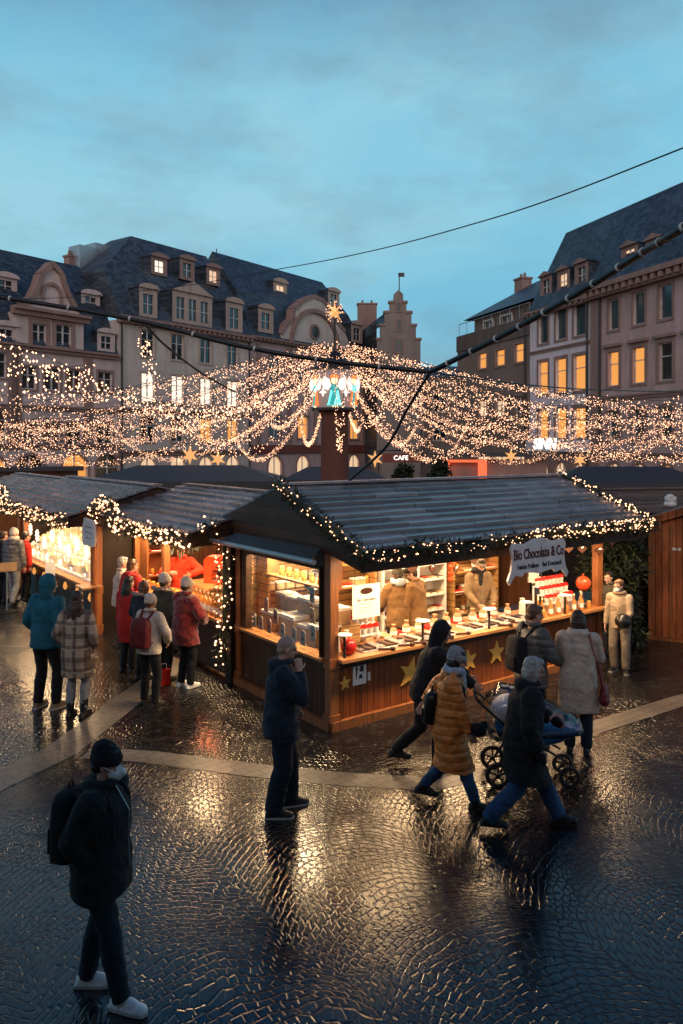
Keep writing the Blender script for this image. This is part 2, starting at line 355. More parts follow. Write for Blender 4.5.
def wall_holes(mb, x0, x1, z0, z1, holes, dep=.22, mi=0, y=0):
    xs = sorted({x0, x1, *[h[0] for h in holes], *[h[1] for h in holes]}); zs = sorted({z0, z1, *[h[2] for h in holes], *[h[3] for h in holes]})
    xs = [x for x in xs if x0 <= x <= x1]; zs = [z for z in zs if z0 <= z <= z1]
    for a, b in zip(xs, xs[1:]):
        for c, d in zip(zs, zs[1:]):
            mx, mz = (a+b)/2, (c+d)/2
            if any(h[0] < mx < h[1] and h[2] < mz < h[3] for h in holes): continue
            mb.quad((a,y,c), (b,y,c), (b,y,d), (a,y,d), mi=mi)
    for a, b, c, d in [h[:4] for h in holes]:
        mb.quad((a,y,c), (a,y+dep,c), (a,y+dep,d), (a,y,d), mi=mi); mb.quad((b,y,c), (b,y,d), (b,y+dep,d), (b,y+dep,c), mi=mi)
        mb.quad((a,y,c), (b,y,c), (b,y+dep,c), (a,y+dep,c), mi=mi); mb.quad((a,y,d), (a,y+dep,d), (b,y+dep,d), (b,y,d), mi=mi)
def spandrel(mb, a, b, c, d, y=0, n=10, mi=0):
    """fill the corners of a square opening so it ends in a round arch"""
    r = (b-a)/2; zc = d-r; cx = (a+b)/2; arc = [(cx-r*math.cos(PI*k/n), zc+r*math.sin(PI*k/n)) for k in range(n+1)]
    for (p, q) in zip(arc, arc[1:]): mb.quad((p[0],y,p[1]), (q[0],y,q[1]), (q[0],y,d), (p[0],y,d), mi=mi); mb.quad((p[0],y,p[1]), (p[0],y+.2,p[1]), (q[0],y+.2,q[1]), (q[0],y,q[1]), mi=mi)
def window(par, a, b, c, d, paneM, trim='stone', tw=.16, hood=False, arch=False, mull=1, bars=1, y=0, frame=True):
    f = MB(); w = b-a
    f.b2((a-tw, y-.06, c-.14), (b+tw, y+.02, c-.002), 0)
    if arch:
        r = w/2; zc = d-r; pts = [(a+r-(r+tw/2)*math.cos(PI*k/12), zc+(r+tw/2)*math.sin(PI*k/12)) for k in range(13)]
        for p, q in zip(pts, pts[1:]): f.bar((p[0], y-.02, p[1]), (q[0], y-.02, q[1]), .07, tw, 0)
        for x in (a-tw/2, b+tw/2): f.b2((x-tw/2+.004, y-.05, c), (x+tw/2-.004, y+.02, zc), 0)
    elif tw:
        f.b2((a-tw, y-.05, c), (a-.003, y+.02, d), 0); f.b2((b+.003, y-.05, c), (b+tw, y+.02, d), 0); f.b2((a-tw, y-.055, d+.002), (b+tw, y+.02, d+tw), 0)
        if hood: f.b2((a-tw-.12, y-.2, d+tw+.05), (b+tw+.12, y+.02, d+tw+.2), 0)
    if frame:
        e = .055
        f.b2((a+.002, y+.10, c+.002), (a+e, y+.16, d-.002), 1); f.b2((b-e, y+.10, c+.002), (b-.002, y+.16, d-.002), 1); f.b2((a+e+.002, y+.1, c+.002), (b-e-.002, y+.16, c+e), 1); f.b2((a+e+.002, y+.1, d-e), (b-e-.002, y+.16, d-.002), 1)
        for k in range(mull): x = a+w*(k+1)/(mull+1); f.b2((x-.045, y+.09, c+e+.002), (x+.045, y+.157, d-e-.002), 1)
        for k in range(bars): z = c+(d-c)*(.64 if bars == 1 else (k+1)/(bars+1)); f.b2((a+e+.004, y+.095, z-.025), (b-e-.004, y+.153, z+.025), 1)
    o = f.build('window', [M[trim], M['sash']], par)
    p = MB(); p.b2((a-.02, y+.165, c-.02), (b+.02, y+.19, d+.02)); p.build('pane', M[paneM], o)
    return o
def dormer(par, cx, z, w, h, dep, paneM='pane', trim='plaster_cream', y=0, style='seg', roof='slate', n=1):
    """a roof dormer: cheeks, front wall with its opening, little roof, pane as its own piece"""
    m = MB(); pw = w*.56/n if n == 1 else w*.2; a, b = cx-w/2, cx+w/2
    holes = [(cx+(k-(n-1)/2)*w*.3-pw/2, cx+(k-(n-1)/2)*w*.3+pw/2, z+h*.16, z+h*.82) for k in range(n)]
    wall_holes(m, a, b, z, z+h, holes, .14, 0, y)
    m.quad((a,y,z), (a,y,z+h), (a,y+dep,z+h), (a,y+dep,z), mi=1); m.quad((b,y,z), (b,y+dep,z), (b,y+dep,z+h), (b,y,z+h), mi=1)
    if style == 'gable': top = [(a-.1, z+h), (b+.1, z+h), (cx, z+h+w*.22)]
    else: top = [(a-.1, z+h)]+[(b+.1, z+h)]+[(cx+(w/2+.1)*math.cos(PI*k/8), z+h+.04+w*.2*math.sin(PI*k/8)) for k in range(9)]
    m.prism([(p[0], p[1]) for p in top], dep+.1, 1, TR(0, y+dep, 0) @ RX(PI/2)); m.prism([(p[0], p[1]) for p in top], .07, 0, TR(0, y-.1, 0) @ RX(PI/2))
    for k, (p, q, c, d) in enumerate(holes):
        m.b2(((p+q)/2-.03, y+.06, c+.002), ((p+q)/2+.03, y+.11, d-.002), 2); m.b2((p+.002, y+.065, (c+d)/2-.025), (q-.002, y+.105, (c+d)/2+.025), 2)
    o = m.build('dormer', [M[trim], M[roof], M['sash']], par)
    g = MB()
    for (p, q, c, d) in holes: g.b2((p-.01, y+.12, c-.01), (q+.01, y+.135, d+.01))
    g.build('pane', M[paneM], o); return o
def cornice(par, x0, x1, z, trim='stone', h=.35, out=.45, dent=True, nm='cornice'):
    m = MB(); m.b2((x0, -out, z-h*.4), (x1, .05, z)); m.b2((x0+.003, -out*.6, z-h), (x1-.003, .045, z-h*.4-.002))
    if dent:
        n = int((x1-x0)/.55)
        for k in range(n): x = x0+(k+.5)*(x1-x0)/n; m.b2((x-.13, -out*.9, z-h*.85), (x+.13, -out*.6-.003, z-h*.42))
    return m.build(nm, M[trim], par)
def body(par, wallM, x0, x1, z0, z1, wins, depth=11, arches=()):
    m = MB(); wall_holes(m, x0, x1, z0, z1, wins)
    for a in arches: spandrel(m, *a)
    for x in (x0, x1): m.quad((x,0,z0), (x,0,z1), (x,depth,z1), (x,depth,z0))
    m.quad((x0,depth,z0), (x0,depth,z1), (x1,depth,z1), (x1,depth,z0))
    m.quad((x0,.3,z1-.02), (x1,.3,z1-.02), (x1,depth,z1-.02), (x0,depth,z1-.02))
    m.quad((x0+.05,.45,z0), (x1-.05,.45,z0), (x1-.05,.45,z1-.1), (x0+.05,.45,z1-.1))
    return m.build('wall', M[wallM], par)
def poly_roof(par, faces, mt='slate', nm='roof'):
    m = MB()
    for f in faces: m.quad(*f)
    return m.build(nm, M[mt], par)
def chimney(par, x, y, z0, z1, w=.9, d=.7, mt='stone'):
    m = MB(); m.b2((x-w/2, y-d/2, z0), (x+w/2, y+d/2, z1-.25)); m.b2((x-w/2-.08, y-d/2-.08, z1-.248), (x+w/2+.08, y+d/2+.08, z1-.1))
    for k in (-1, 1): m.lathe([(.13, z1-.1), (.1, z1+.25), (.12, z1+.27)], (x+k*w*.24, y, 0), 10)
    return m.build('chimney', M[mt], par)
def shop_floor(par, F, mt, u0, u1, zt, n, lit, w=1.5, trim='stone', d0=.6):
    pass

# ---- left row
FL = Face((-21.0, 48.0), (.583, .812))
def pw(F, x0, x1, y0, y1):          # opening measured in the photograph -> metres on the facade
    u0, u1 = F.u(x0), F.u(x1); xm = (x0+x1)/2; return (u0, u1, F.z(xm, y1), F.z(xm, y0))
def ground_arches(F, pxs, half, ztop, zb=.5):
    return [(F.u(p)-half, F.u(p)+half, zb, ztop) for p in pxs]

A = thing('town_house', 'pinkish town house on the far left with curved brown gable', 'house', FL.o, FL.rz, 'houses round the square')
a0, a1 = -9.0, FL.u(118)
rowA = [pw(FL, *q) for q in ((4, 0, 367, 389),) if 0] + [pw(FL, *q) for q in ((21, 36, 367, 389), (44.5, 60, 368, 390), (67, 82, 370, 391), (98, 112, 372, 392))] + [(-1.2, .4, 7.85, 9.4), (-4, -2.4, 7.85, 9.4)]
rowA2 = [(h[0], h[1], h[2]-3.6, h[3]-3.6) for h in rowA]
arA = ground_arches(FL, (30, 75, 108), 1.0, 3.05)+[(-1.6, .4, .5, 3.05)]
body(A, 'plaster_pink', a0, a1, 0, 9.85, rowA+rowA2+arA, arches=arA)
for h in rowA: window(A, *h, 'pane')
for h in rowA2: window(A, *h, 'pane')
for k, h in enumerate(arA): window(A, *h, 'lit' if k in (1, 3) else 'pane', arch=True)
cornice(A, a0, a1, 10.05, out=.4, dent=False); cornice(A, a0, a1, 6.25, out=.2, h=.3, dent=False, nm='string_course'); cornice(A, a0, a1, 3.75, out=.2, h=.3, dent=False, nm='string_course')
r0, r1 = FL.u(15), FL.u(83); zc = FL.z(50, 316)
risW = [pw(FL, 32, 45.5, 324, 346), pw(FL, 55.5, 70.5, 325, 347)]
m = MB(); wall_holes(m, r0, r1, 10.05, zc, [(h[0], h[1], h[2], h[3]) for h in risW], y=-.06)
m.quad((r0,-.06,10.05), (r0,-.06,zc), (r0,2.6,zc), (r0,2.6,10.05)); m.quad((r1,-.06,10.05), (r1,2.6,10.05), (r1,2.6,zc), (r1,-.06,zc)); m.build('gable_storey', M['plaster_pink'], A)
for h in risW: window(A, *h, 'pane', y=-.06, tw=.3)
cornice(A, r0-.3, r1+.3, zc+.3, out=.6, dent=False, h=.5)
gx, gz = [], []
def gp(px, py): return (FL.u(px), FL.z(px, py))
gab = [gp(18, 311), gp(82, 319), gp(74, 309), gp(67, 296), gp(62.5, 284), gp(60, 275), gp(54, 268), gp(50.5, 265), gp(46, 270), gp(40, 276), gp(37, 287), gp(31, 299), gp(22, 305)]
gab[0] = (gab[0][0], zc+.3); gab[1] = (gab[1][0], zc+.3)
m = MB(); m.prism(gab, .5, 0, TR(0, .42, 0) @ RX(PI/2)); m.build('gable', M['plaster_pink'], A)
m = MB(); cap_ = [(p[0], -.1, p[1]) for p in gab[1:]]
for p, q in zip(gab[2:], gab[3:]): m.bar((p[0], .1, p[1]+.06), (q[0], .1, q[1]+.06), .75, .34)
m.build('gable_coping', M['stone'], A)
h = pw(FL, 43, 58, 286, 303.5); window(A, *h, 'pane', arch=True, y=-.16, tw=.22)
ze = 10.05; zk = 13.2; zr = FL.z(40, 258, 4.5)
poly_roof(A, [[(a0,-.1,ze), (a1,-.1,ze), (a1,1.3,zk), (a0,1.3,zk)], [(a0,1.3,zk), (a1,1.3,zk), (a1,4.5,zr), (a0,4.5,zr)], [(a0,4.5,zr), (a1,4.5,zr), (a1,11,zk), (a0,11,zk)], [(a1,-.1,ze), (a1,11,ze), (a1,11,zk), (a1,4.5,zr), (a1,1.3,zk)]])
for px, py0, py1 in ((106, 333, 352), (6, 326, 346)): u = FL.u(px); z = FL.z(px, py1); dormer(A, u, z, 1.5, FL.z(px, py0)-z, 1.4, y=-.02, trim='plaster_pink')
for px, py0, py1 in ((4, 278, 294), (89, 295, 310)): u = FL.u(px, 1.9); z = FL.z(px, py1, 1.9); dormer(A, u, z, 1.6, FL.z(px, py0, 1.9)-z, 2.6, y=1.7, trim='plaster_pink')
m = MB()
for px in (85.5, 101): u = FL.u(px, 6); m.b2((u-.95, 5.4, 14), (u+.95, 6.8, FL.z(px, 248 if px < 90 else 246, 6)))
m.build('roof_box', M['metal'], A)
for u in (r0+.1, FL.u(13), FL.u(88)): m = MB(); m.b2((u-.35, -.07, 3.75), (u+.35, .1, 9.6)); m.build('pilaster', M['stone'], A)

B = thing('town_house', 'cream town house with tall mansard roof and two rows of dormers', 'house', FL.at(FL.u(118)), FL.rz, 'houses round the square')
FB = Face(FL.at(FL.u(118)).xy, (.583, .812)); b1 = FB.u(250); zB = 12.9
cols = [FB.u(p) for p in (148.5, 177.5, 205.8, 232.5)]; cols = [cols[0]-.05] + cols[1:]
rows = [(8.55+2.15, 8.55+4.0-.1), (7.05, 9.15), (3.9, 5.9)]
winB = [[(c-.62, c+.62, z0, z1) for c in cols] for z0, z1 in ((10.2, 12.15), (6.9, 9.0), (3.95, 5.75))]
arB = [(c-.75, c+.75, .5, 2.75) for c in cols]
body(B, 'plaster_cream', 0, b1, 0, zB-.3, sum(winB, [])+arB, arches=arB)
for r, ws in enumerate(winB):
    for k, h in enumerate(ws): window(B, *h, ('pane', 'lit_white', 'lit' if k in (2, 3) else 'pane')[r], 'stone_pale', tw=.14)
for h in arB: window(B, *h, 'lit_pale', 'stone_pale', arch=True, bars=0)
cornice(B, -.1, b1, zB, out=.6, h=.5); cornice(B, 0, b1, 3.3, out=.25, dent=False, nm='string_course'); cornice(B, 0, b1, 6.35, out=.2, h=.25, dent=False, nm='string_course')
zb = FB.z(125, 273, 1.6); zt = FB.z(131, 236, 4.2); ul, ur = FB.u(131, 4.2), FB.u(206, 4.2)
poly_roof(B, [[(0,-.25,zB), (b1,-.25,zB), (b1,1.6,zb), (0,1.6,zb)], [(0,1.6,zb), (b1,1.6,zb), (ur,4.2,zt), (ul,4.2,zt)], [(0,-.25,zB), (0,1.6,zb), (0,9.4,zb), (0,11,zB)], [(0,1.6,zb), (ul,4.2,zt), (ul,6.8,zt), (0,9.4,zb)], [(b1,1.6,zb), (b1,9.4,zb), (ur,6.8,zt), (ur,4.2,zt)], [(ul,4.2,zt), (ur,4.2,zt), (ur,6.8,zt), (ul,6.8,zt)], [(b1,-.25,zB), (b1,11,zB), (b1,9.4,zb), (b1,1.6,zb)]], 'slate2')
for px, w, py0, py1, n in ((147, 1.7, 289, 318, 1), (191.5, 4.2, 294, 326, 3), (233, 2.0, 303, 330, 1)):
    u = FB.u(px); z = zB+.05; dormer(B, u, z, w, FB.z(px, py0)-z, 2.2, y=-.15, style='gable' if n == 3 else 'seg', n=n, trim='stone_pale')
for k, (px, py0, py1) in enumerate(((158, 258, 273), (186, 260, 278), (212, 268, 283))):
    u = FB.u(px, 1.9); z = FB.z(px, py1, 1.9)-.2; dormer(B, u, z, 1.6, FB.z(px, py0, 1.9)-z, 2.6, ('lit_white', 'pane', 'lit_pale')[k], y=1.75, trim='stone')
m = MB(); u = FB.u(223, 4.2); m.tube([(u, 5, zt-2), (u, 5, zt+1.2)], .05, 6); m.octa((u, 5, zt+.4), .16, st=2); m.build('roof_finial', M['dark_metal'], B)
chimney(B, .8, 6.5, zB, zt-1.9)

FC = Face(FL.at(FL.u(250)).xy, (.583, .812))
Cc = thing('town_house', 'brown town house with round baroque gable behind the peak of the light canopy', 'house', FL.at(FL.u(250)), FL.rz, 'houses round the square')
c1_ = FC.u(368); zC = FC.z(283, 341)
colC = [FC.u(p) for p in (275, 303, 328, 354)]
winC = [[(c-.75, c+.75, z0, z1) for c in colC] for z0, z1 in ((9.4, 11.6), (4.3, 6.3))]
arC = [(c-.9, c+.9, .5, 2.7) for c in colC]
body(Cc, 'plaster_rose', 0, c1_, 0, zC-.3, sum(winC, [])+arC, arches=arC)
for r, ws in enumerate(winC):
    for k, h in enumerate(ws): window(Cc, *h, 'lit' if r == 1 and k in (1, 3) else 'pane', 'stone')
for h in arC: window(Cc, *h, 'lit_pale', 'stone', arch=True, bars=0)
m = MB(); m.b2((-.01, -.12, .02), (c1_+.01, -.02, .5)); m.b2((-.01, -.14, 2.95), (c1_+.01, -.02, 3.7)); m.build('shopfront', M['ground_red'], Cc)
cornice(Cc, 0, c1_, zC, 'stone', out=.5)
zt = FC.z(300, 276, 4.5); zq = zC+4.2
ul, ur = FC.u(248, 4.5), FC.u(322, 4.5)
poly_roof(Cc, [[(0,-.2,zC), (c1_,-.2,zC), (c1_-1.2,1.7,zq), (0,1.7,zq)], [(0,1.7,zq), (c1_-1.2,1.7,zq), (ur,4.5,zt), (0,4.5,zt)], [(0,4.5,zt), (ur,4.5,zt), (ur+4,11,zC), (0,11,zC)], [(c1_,-.2,zC), (c1_,11,zC), (ur,4.5,zt), (c1_-1.2,1.7,zq)], [(0,-.2,zC), (0,1.7,zq), (0,4.5,zt), (0,11,zC)]])
def cp(px, py): return (FC.u(px), FC.z(px, py))
gb = [cp(281, 341), cp(352, 345), cp(344, 332), cp(337, 324), cp(332, 318), cp(329, 309), cp(322, 301), cp(313.5, 297), cp(303, 301), cp(293, 310), cp(292, 320), cp(285, 326), cp(280, 335)]
gb[0] = (gb[0][0], zC); gb[1] = (gb[1][0], zC)
m = MB(); m.prism(gb, .6, 0, TR(0, .5, 0) @ RX(PI/2)); m.build('gable', M['plaster_cream'], Cc)
m = MB(); cx, cz = cp(314, 341); cz = zC
arcp = [(cx-3.6*math.cos(PI*k/14), -.2, cz+3.3*math.sin(PI*k/14)) for k in range(15)]
for p, q in zip(arcp, arcp[1:]): m.bar(p, q, .3, .4)
for p, q in zip(gb[2:], gb[3:]): m.bar((p[0], .2, p[1]+.05), (q[0], .2, q[1]+.05), .8, .35)
m.build('gable_moulding', M['stone'], Cc)
m = MB(); ou, oz = cp(313.5, 332); m.lathe([(.75, 0), (.75, .12), (.55, .13)], (0,0,0), 20, 0, TR(ou, -.1, oz) @ RX(PI/2)); o = m.build('round_window', M['stone'], Cc); m = MB(); m.lathe([(.54, 0), (.54, .05)], (0,0,0), 20, 0, TR(ou, -.2, oz) @ RX(PI/2)); m.build('pane', M['pane'], o)
for px, py0, py1, q, L in ((265, 309, 333, 0, 'pane'), (356, 325, 343, 0, 'pane'), (279.5, 283, 299, 2.4, 'lit_pale'), (333, 292, 306, 2.4, 'pane')):
    u = FC.u(px, q); z = FC.z(px, py1, q); dormer(Cc, u, z, 2.0, FC.z(px, py0, q)-z, 2.4, L, y=q-.1, trim='stone_pale')
chimney(Cc, FC.u(314, 5), 5.5, zt-1, FC.z(314, 283, 5.5), 1.1, .8)
for px in (258, 289, 315, 341, 363): m = MB(); u = FC.u(px); m.b2((u-.25, -.1, 3.7), (u+.25, .05, zC-.6)); m.build('pilaster', M['stone'], Cc)

# stepped gable house, straight on
D0 = 76.0
def dx(px, d=D0): return ray(px)*d
def dz(py, d=D0): return CH+(445-py)*d/F0
Dh = thing('gabled_house', 'narrow house with a tall stepped gable and weather vane right of the star', 'house', (dx(399.5), D0, 0), 0, 'houses round the square')
prof = [(420.5, 352), (420.5, 340), (416, 340), (416, 326), (411.5, 326), (411.5, 313), (406.5, 313), (406.5, 303), (403.5, 303), (403, 294), (398.5, 289.5), (394, 294), (393, 303), (389.5, 303), (389.5, 313), (384.5, 313), (384.5, 326), (380, 326), (380, 340), (377, 340), (377, 352)]
pts = [(dx(a)-dx(399.5), dz(b)) for a, b in prof]; wl, wr = pts[-1][0], pts[0][0]
m = MB(); m.prism([(wl, 0), (wr, 0)]+pts, .6, 0, TR(0, .6, 0) @ RX(PI/2)); m.b2((wl, .601, 0), (wr, 12, dz(352))); m.build('wall', wallmat('grey_brown_plaster', (.24,.205,.185)), Dh)
m = MB()
for i in range(len(pts)-1):
    p, q = pts[i], pts[i+1]
    if abs(p[1]-q[1]) < .05: m.b2((min(p[0], q[0])-.12, -.12, p[1]), (max(p[0], q[0])+.12, .72, p[1]+.22))
m.build('gable_coping', M['stone'], Dh)
for a, b, c, d in ((394, 403.5, 339, 352), (397, 401.2, 320, 330), (396.5, 400.5, 303, 311), (385, 390, 370, 384), (394, 400, 370, 384), (405, 411, 370, 384)):
    o = MB(); x0, x1, z0, z1 = dx(a)-dx(399.5), dx(b)-dx(399.5), dz(d), dz(c); o.b2((x0-.14, -.08, z0-.14), (x1+.14, -.002, z1+.14)); o = o.build('window', M['stone'], Dh); p = MB(); p.b2((x0, -.1, z0), (x1, -.082, z1)); p.build('pane', M['pane'], o)
xl = dx(371, D0+3)-dx(399.5); poly_roof(Dh, [[(wl, .7, dz(318)), (-.2, .7, dz(303)), (-.2, 12, dz(303)), (wl-3, 12, dz(318)-1)], [(wr, .7, dz(345)), (wr, 12, dz(345)), (-.2, 12, dz(303)), (-.2, .7, dz(303))], [(wl, .7, dz(318)), (wl-3, 12, dz(318)-1), (wl-3, 12, 0), (wl, .7, 0)]], 'slate2')
chimney(Dh, dx(367, D0+6)-dx(399.5), 6, 12, dz(303, D0+6), 2.0, 1.2)
m = MB(); m.tube([(0, .3, pts[10][1]), (0, .3, pts[10][1]+1.7)], .05, 6); m.bar((-.1, .3, pts[10][1]+1.5), (.5, .3, pts[10][1]+1.5), .04, .4); m.build('weather_vane', M['dark_metal'], Dh)

E0 = 84.0
E = thing('far_house', 'low brown house far behind the canopy right of the stepped gable', 'house', (dx(440, E0), E0, 0), 0, 'houses round the square')
wE = [(x-.7, x+.7, z, z+1.9) for x in (-2.6, 0, 2.6) for z in (4.2, 7.3)]
body(E, 'plaster_brown', -4.6, 4.9, 0, dz(377, E0), wE, depth=9)
for k, h in enumerate(wE): window(E, *h, 'lit_pale' if k in (1, 4) else 'pane', 'stone_pale')
zz = dz(377, E0); poly_roof(E, [[(-4.8,-.2,zz), (5.1,-.2,zz), (3,4.5,zz+1.6), (-3,4.5,zz+1.6)], [(-4.8,9,zz), (-3,4.5,zz+1.6), (3,4.5,zz+1.6), (5.1,9,zz)], [(-4.8,-.2,zz), (-3,4.5,zz+1.6), (-4.8,9,zz)], [(5.1,-.2,zz), (5.1,9,zz), (3,4.5,zz+1.6)]])

# ---- right row
FR = Face((16.64-.317*24, 38+.948*24), (.317, -.948))
K1, K2 = FR.u(530), FR.u(591.5)
H = thing('office_block', 'brown flat fronted block with parapet and set back attic, three lit windows', 'building', FR.o, FR.rz, 'houses round the square')
zp = FR.z(495, 327)
wH = [pw(FR, *q) for q in ((478.7, 486.7, 353, 368.5), (496, 505, 349.5, 365.5), (515, 524, 343.5, 362))]
wH2 = [(h[0], h[1], h[2]-3.5, h[3]-3.5) for h in wH]; wH3 = [(h[0]-.3, h[1]+.3, .5, 3.0) for h in wH]
body(H, 'plaster_brown', 0, K1, 0, zp, wH+wH2+wH3, depth=12)
for h in wH: window(H, *h, 'lit', 'stone', tw=.1, mull=0)
for k, h in enumerate(wH2): window(H, *h, 'lit_pale' if k < 2 else 'pane', 'stone', tw=.1)
for h in wH3: window(H, *h, 'lit_pale', 'stone', tw=.1)
m = MB(); m.b2((0, -.1, zp-1.15), (K1-.01, -.002, zp+.05)); m.build('parapet', wallmat('dark_parapet', (.13,.10,.085)) , H)
m = MB(); q = 2.5; e0, e1 = FR.u(474.5, q), K1+.3; z1 = FR.z(505, 310, q)
m.b2((e0, q, zp), (e1, 11, z1)); m.build('attic_wall', M['plaster_brown'], H)
for a in ((486, 495), (503, 514)): u0, u1 = FR.u(a[0], q), FR.u(a[1], q); window(H, u0, u1, z1-1.9, z1-.5, 'tealpane', 'sash', tw=.1, y=q-.2)
zt = FR.z(538, 281, 5.5); poly_roof(H, [[(e0-.8, q-.6, z1), (e1, q-.6, z1), (e1, 5.5, zt), (e0+4.5, 5.5, zt)], [(e0-.8, q-.6, z1), (e0+4.5, 5.5, zt), (e0-.8, 11.5, z1)], [(e0-.8, 11.5, z1), (e0+4.5, 5.5, zt), (e1, 5.5, zt), (e1, 11.5, z1)]], 'slate2')
chimney(H, FR.u(523, 5.5), 5.5, z1+1, FR.z(523, 277, 5.5), 1.1, .9)
m = MB(); m.tube([(.1, .1, zp+1.0), (K1-.2, .1, zp+1.0)], .03, 6)
for k in range(9): m.tube([(.1+k*(K1-.3)/8, .1, zp), (.1+k*(K1-.3)/8, .1, zp+1.0)], .02, 5)
m.build('railing', M['metal'], H)

def wx(F, x0, x1, y0, y1): return pw(F, x0, x1, y0, y1)
W_ = thing('town_house', 'white fronted house with six amber lit windows beside the brown block', 'house', FR.at(K1), FR.rz, 'houses round the square')
FW = Face(FR.at(K1).xy, (.317, -.948)); w1 = FW.u(591.5); zW = FW.z(560, 305)
cW = [(538.8, 548.2), (556, 566.5), (574, 586)]
wr3 = [pw(FW, a, b, 333-(a-540)*.33+.5-8, 350-(a-540)*.18) for a, b in cW]; wr3 = [(h[0], h[1], 10.15, 12.1) for h in wr3]
wr2 = [(h[0], h[1], 6.9, 9.0) for h in wr3]; wr1 = [(h[0], h[1], 4.1, 5.9) for h in wr3]
aW = [((h[0]+h[1])/2-.62, (h[0]+h[1])/2+.62, .5, 2.65) for h in wr3]
body(W_, 'plaster_white', 0, w1, 3.2, zW-.2, wr3+wr2+wr1, depth=11)
mg = MB(); wall_holes(mg, 0, w1, 0, 3.2, aW, y=-.05)
for a in aW: spandrel(mg, *a, y=-.05)
mg.build('shopfront', M['stone'], W_)
for h in wr3: window(W_, *h, 'tealpane', 'stone', mull=0, bars=0)
for h in wr2: window(W_, *h, 'lit', 'stone', mull=0)
for h in wr1: window(W_, *h, 'lit', 'stone', mull=0)
for h in aW: window(W_, *h, 'lit_pale', 'stone', arch=True, y=-.05, bars=0, mull=2)
cornice(W_, 0, w1, zW, 'stone', out=.5); cornice(W_, 0, w1, 9.75, 'stone', h=.2, out=.12, dent=False, nm='string_course'); 
m = MB(); m.b2((.0, -.35, 3.3), (w1-.1, -.06, 4.0)); fas = m.build('shop_fascia', M['signgrey'], W_)
zt = FR.z(566, 233, 2.74); hb = K1
poly_roof(W_, [[(0,-.2,zW), (w1,-.2,zW), (w1,2.74,zt), (0,2.74,zt)], [(0,2.74,zt), (w1,2.74,zt), (w1,11,zW+2), (0,11,zW+2)], [(0,-.2,zW), (0,2.74,zt), (0,11,zW+2), (0,11,zW)]])
for px, py0, py1 in ((546.5, 276, 296), (564, 270, 291), (582, 263, 285)):
    u = FW.u(px, .4); z = FW.z(px, py1, .4)-.1; dormer(W_, u, z, 1.35, FW.z(px, py0, .4)-z, 1.8, 'lit_pale' if px == 564 else 'pane', y=.35, style='gable', trim='stone')

P_ = thing('town_house', 'rose pink stone house at the right edge with dentil cornice and steep slate roof', 'house', FR.at(K2), FR.rz, 'houses round the square')
FP = Face(FR.at(K2).xy, (.317, -.948)); p1 = FP.u(683)+5.5; zP = 12.65
cP = [(608.6, 619), (633, 645), (659, 672.5)]; uP = [(FP.u(a), FP.u(b)) for a, b in cP]
st = uP[2][0]-uP[1][0]; uP += [(uP[2][0]+st, uP[2][1]+st)]
pr3 = [(a, b, 10.05, 11.75) for a, b in uP]; pr2 = [(a, b, 6.95, 8.85) for a, b in uP]; pr1 = [(a, b, 3.95, 5.6) for a, b in uP]
aP = [((a+b)/2-.62, (a+b)/2+.62, .5, 2.7) for a, b in uP]
body(P_, 'plaster_rose', 0, p1, 0, zP-.3, pr3+pr2+pr1+aP, depth=11, arches=aP)
for h in pr3: window(P_, *h, 'tealpane', 'stone', tw=.12, mull=0, bars=0)
for k, h in enumerate(pr2): window(P_, *h, 'lit' if k < 2 else 'pane', 'stone', hood=True, tw=.2, mull=0)
for h in pr1: window(P_, *h, 'tealpane', 'stone', mull=0)
for k, h in enumerate(aP): window(P_, *h, 'lit_pale' if k != 2 else 'lit', 'stone', arch=True, bars=0, mull=2)
cornice(P_, -.1, p1, zP, 'stone', h=.7, out=.7); cornice(P_, 0, p1, 6.4, 'stone', h=.25, out=.15, dent=False, nm='string_course'); cornice(P_, 0, p1, 3.3, 'stone', h=.3, out=.2, dent=False, nm='string_course')
m = MB(); m.b2((0, -.08, 0), (.75, .05, 11.9)); m.build('pilaster', M['stone'], P_)
poly_roof(P_, [[(0,-.3,zP), (p1,-.3,zP), (p1,2.74,zt), (0,2.74,zt)], [(0,2.74,zt), (p1,2.74,zt), (p1,11,zP+2), (0,11,zP+2)], [(p1,-.3,zP), (p1,11,zP), (p1,11,zP+2), (p1,2.74,zt)]])
for px, py0, py1 in ((631, 246, 264), (656, 239, 261)):
    u = FP.u(px, .6); z = FP.z(px, py1, .6)-.1; dormer(P_, u, z, 1.4, FP.z(px, py0, .6)-z, 1.8, 'lit_pale', y=.5, style='gable', trim='stone')
m = MB(); m.tube([(.9, -.12, 3.4), (.9, -.12, 12)], .06, 8); m.build('downpipe', M['dark_metal'], P_)
for par_, us, zz_ in ((B, (.25, b1-.2), 12.4), (Cc, (c1_-.3,), 12.3), (W_, (w1-.25,), 12), (H, (K1-.4,), 13)):
    for u_ in us: m = MB(); m.tube([(u_, -.12, .3), (u_, -.12, zz_)], .06, 8); m.build('downpipe', M['dark_metal'], par_)

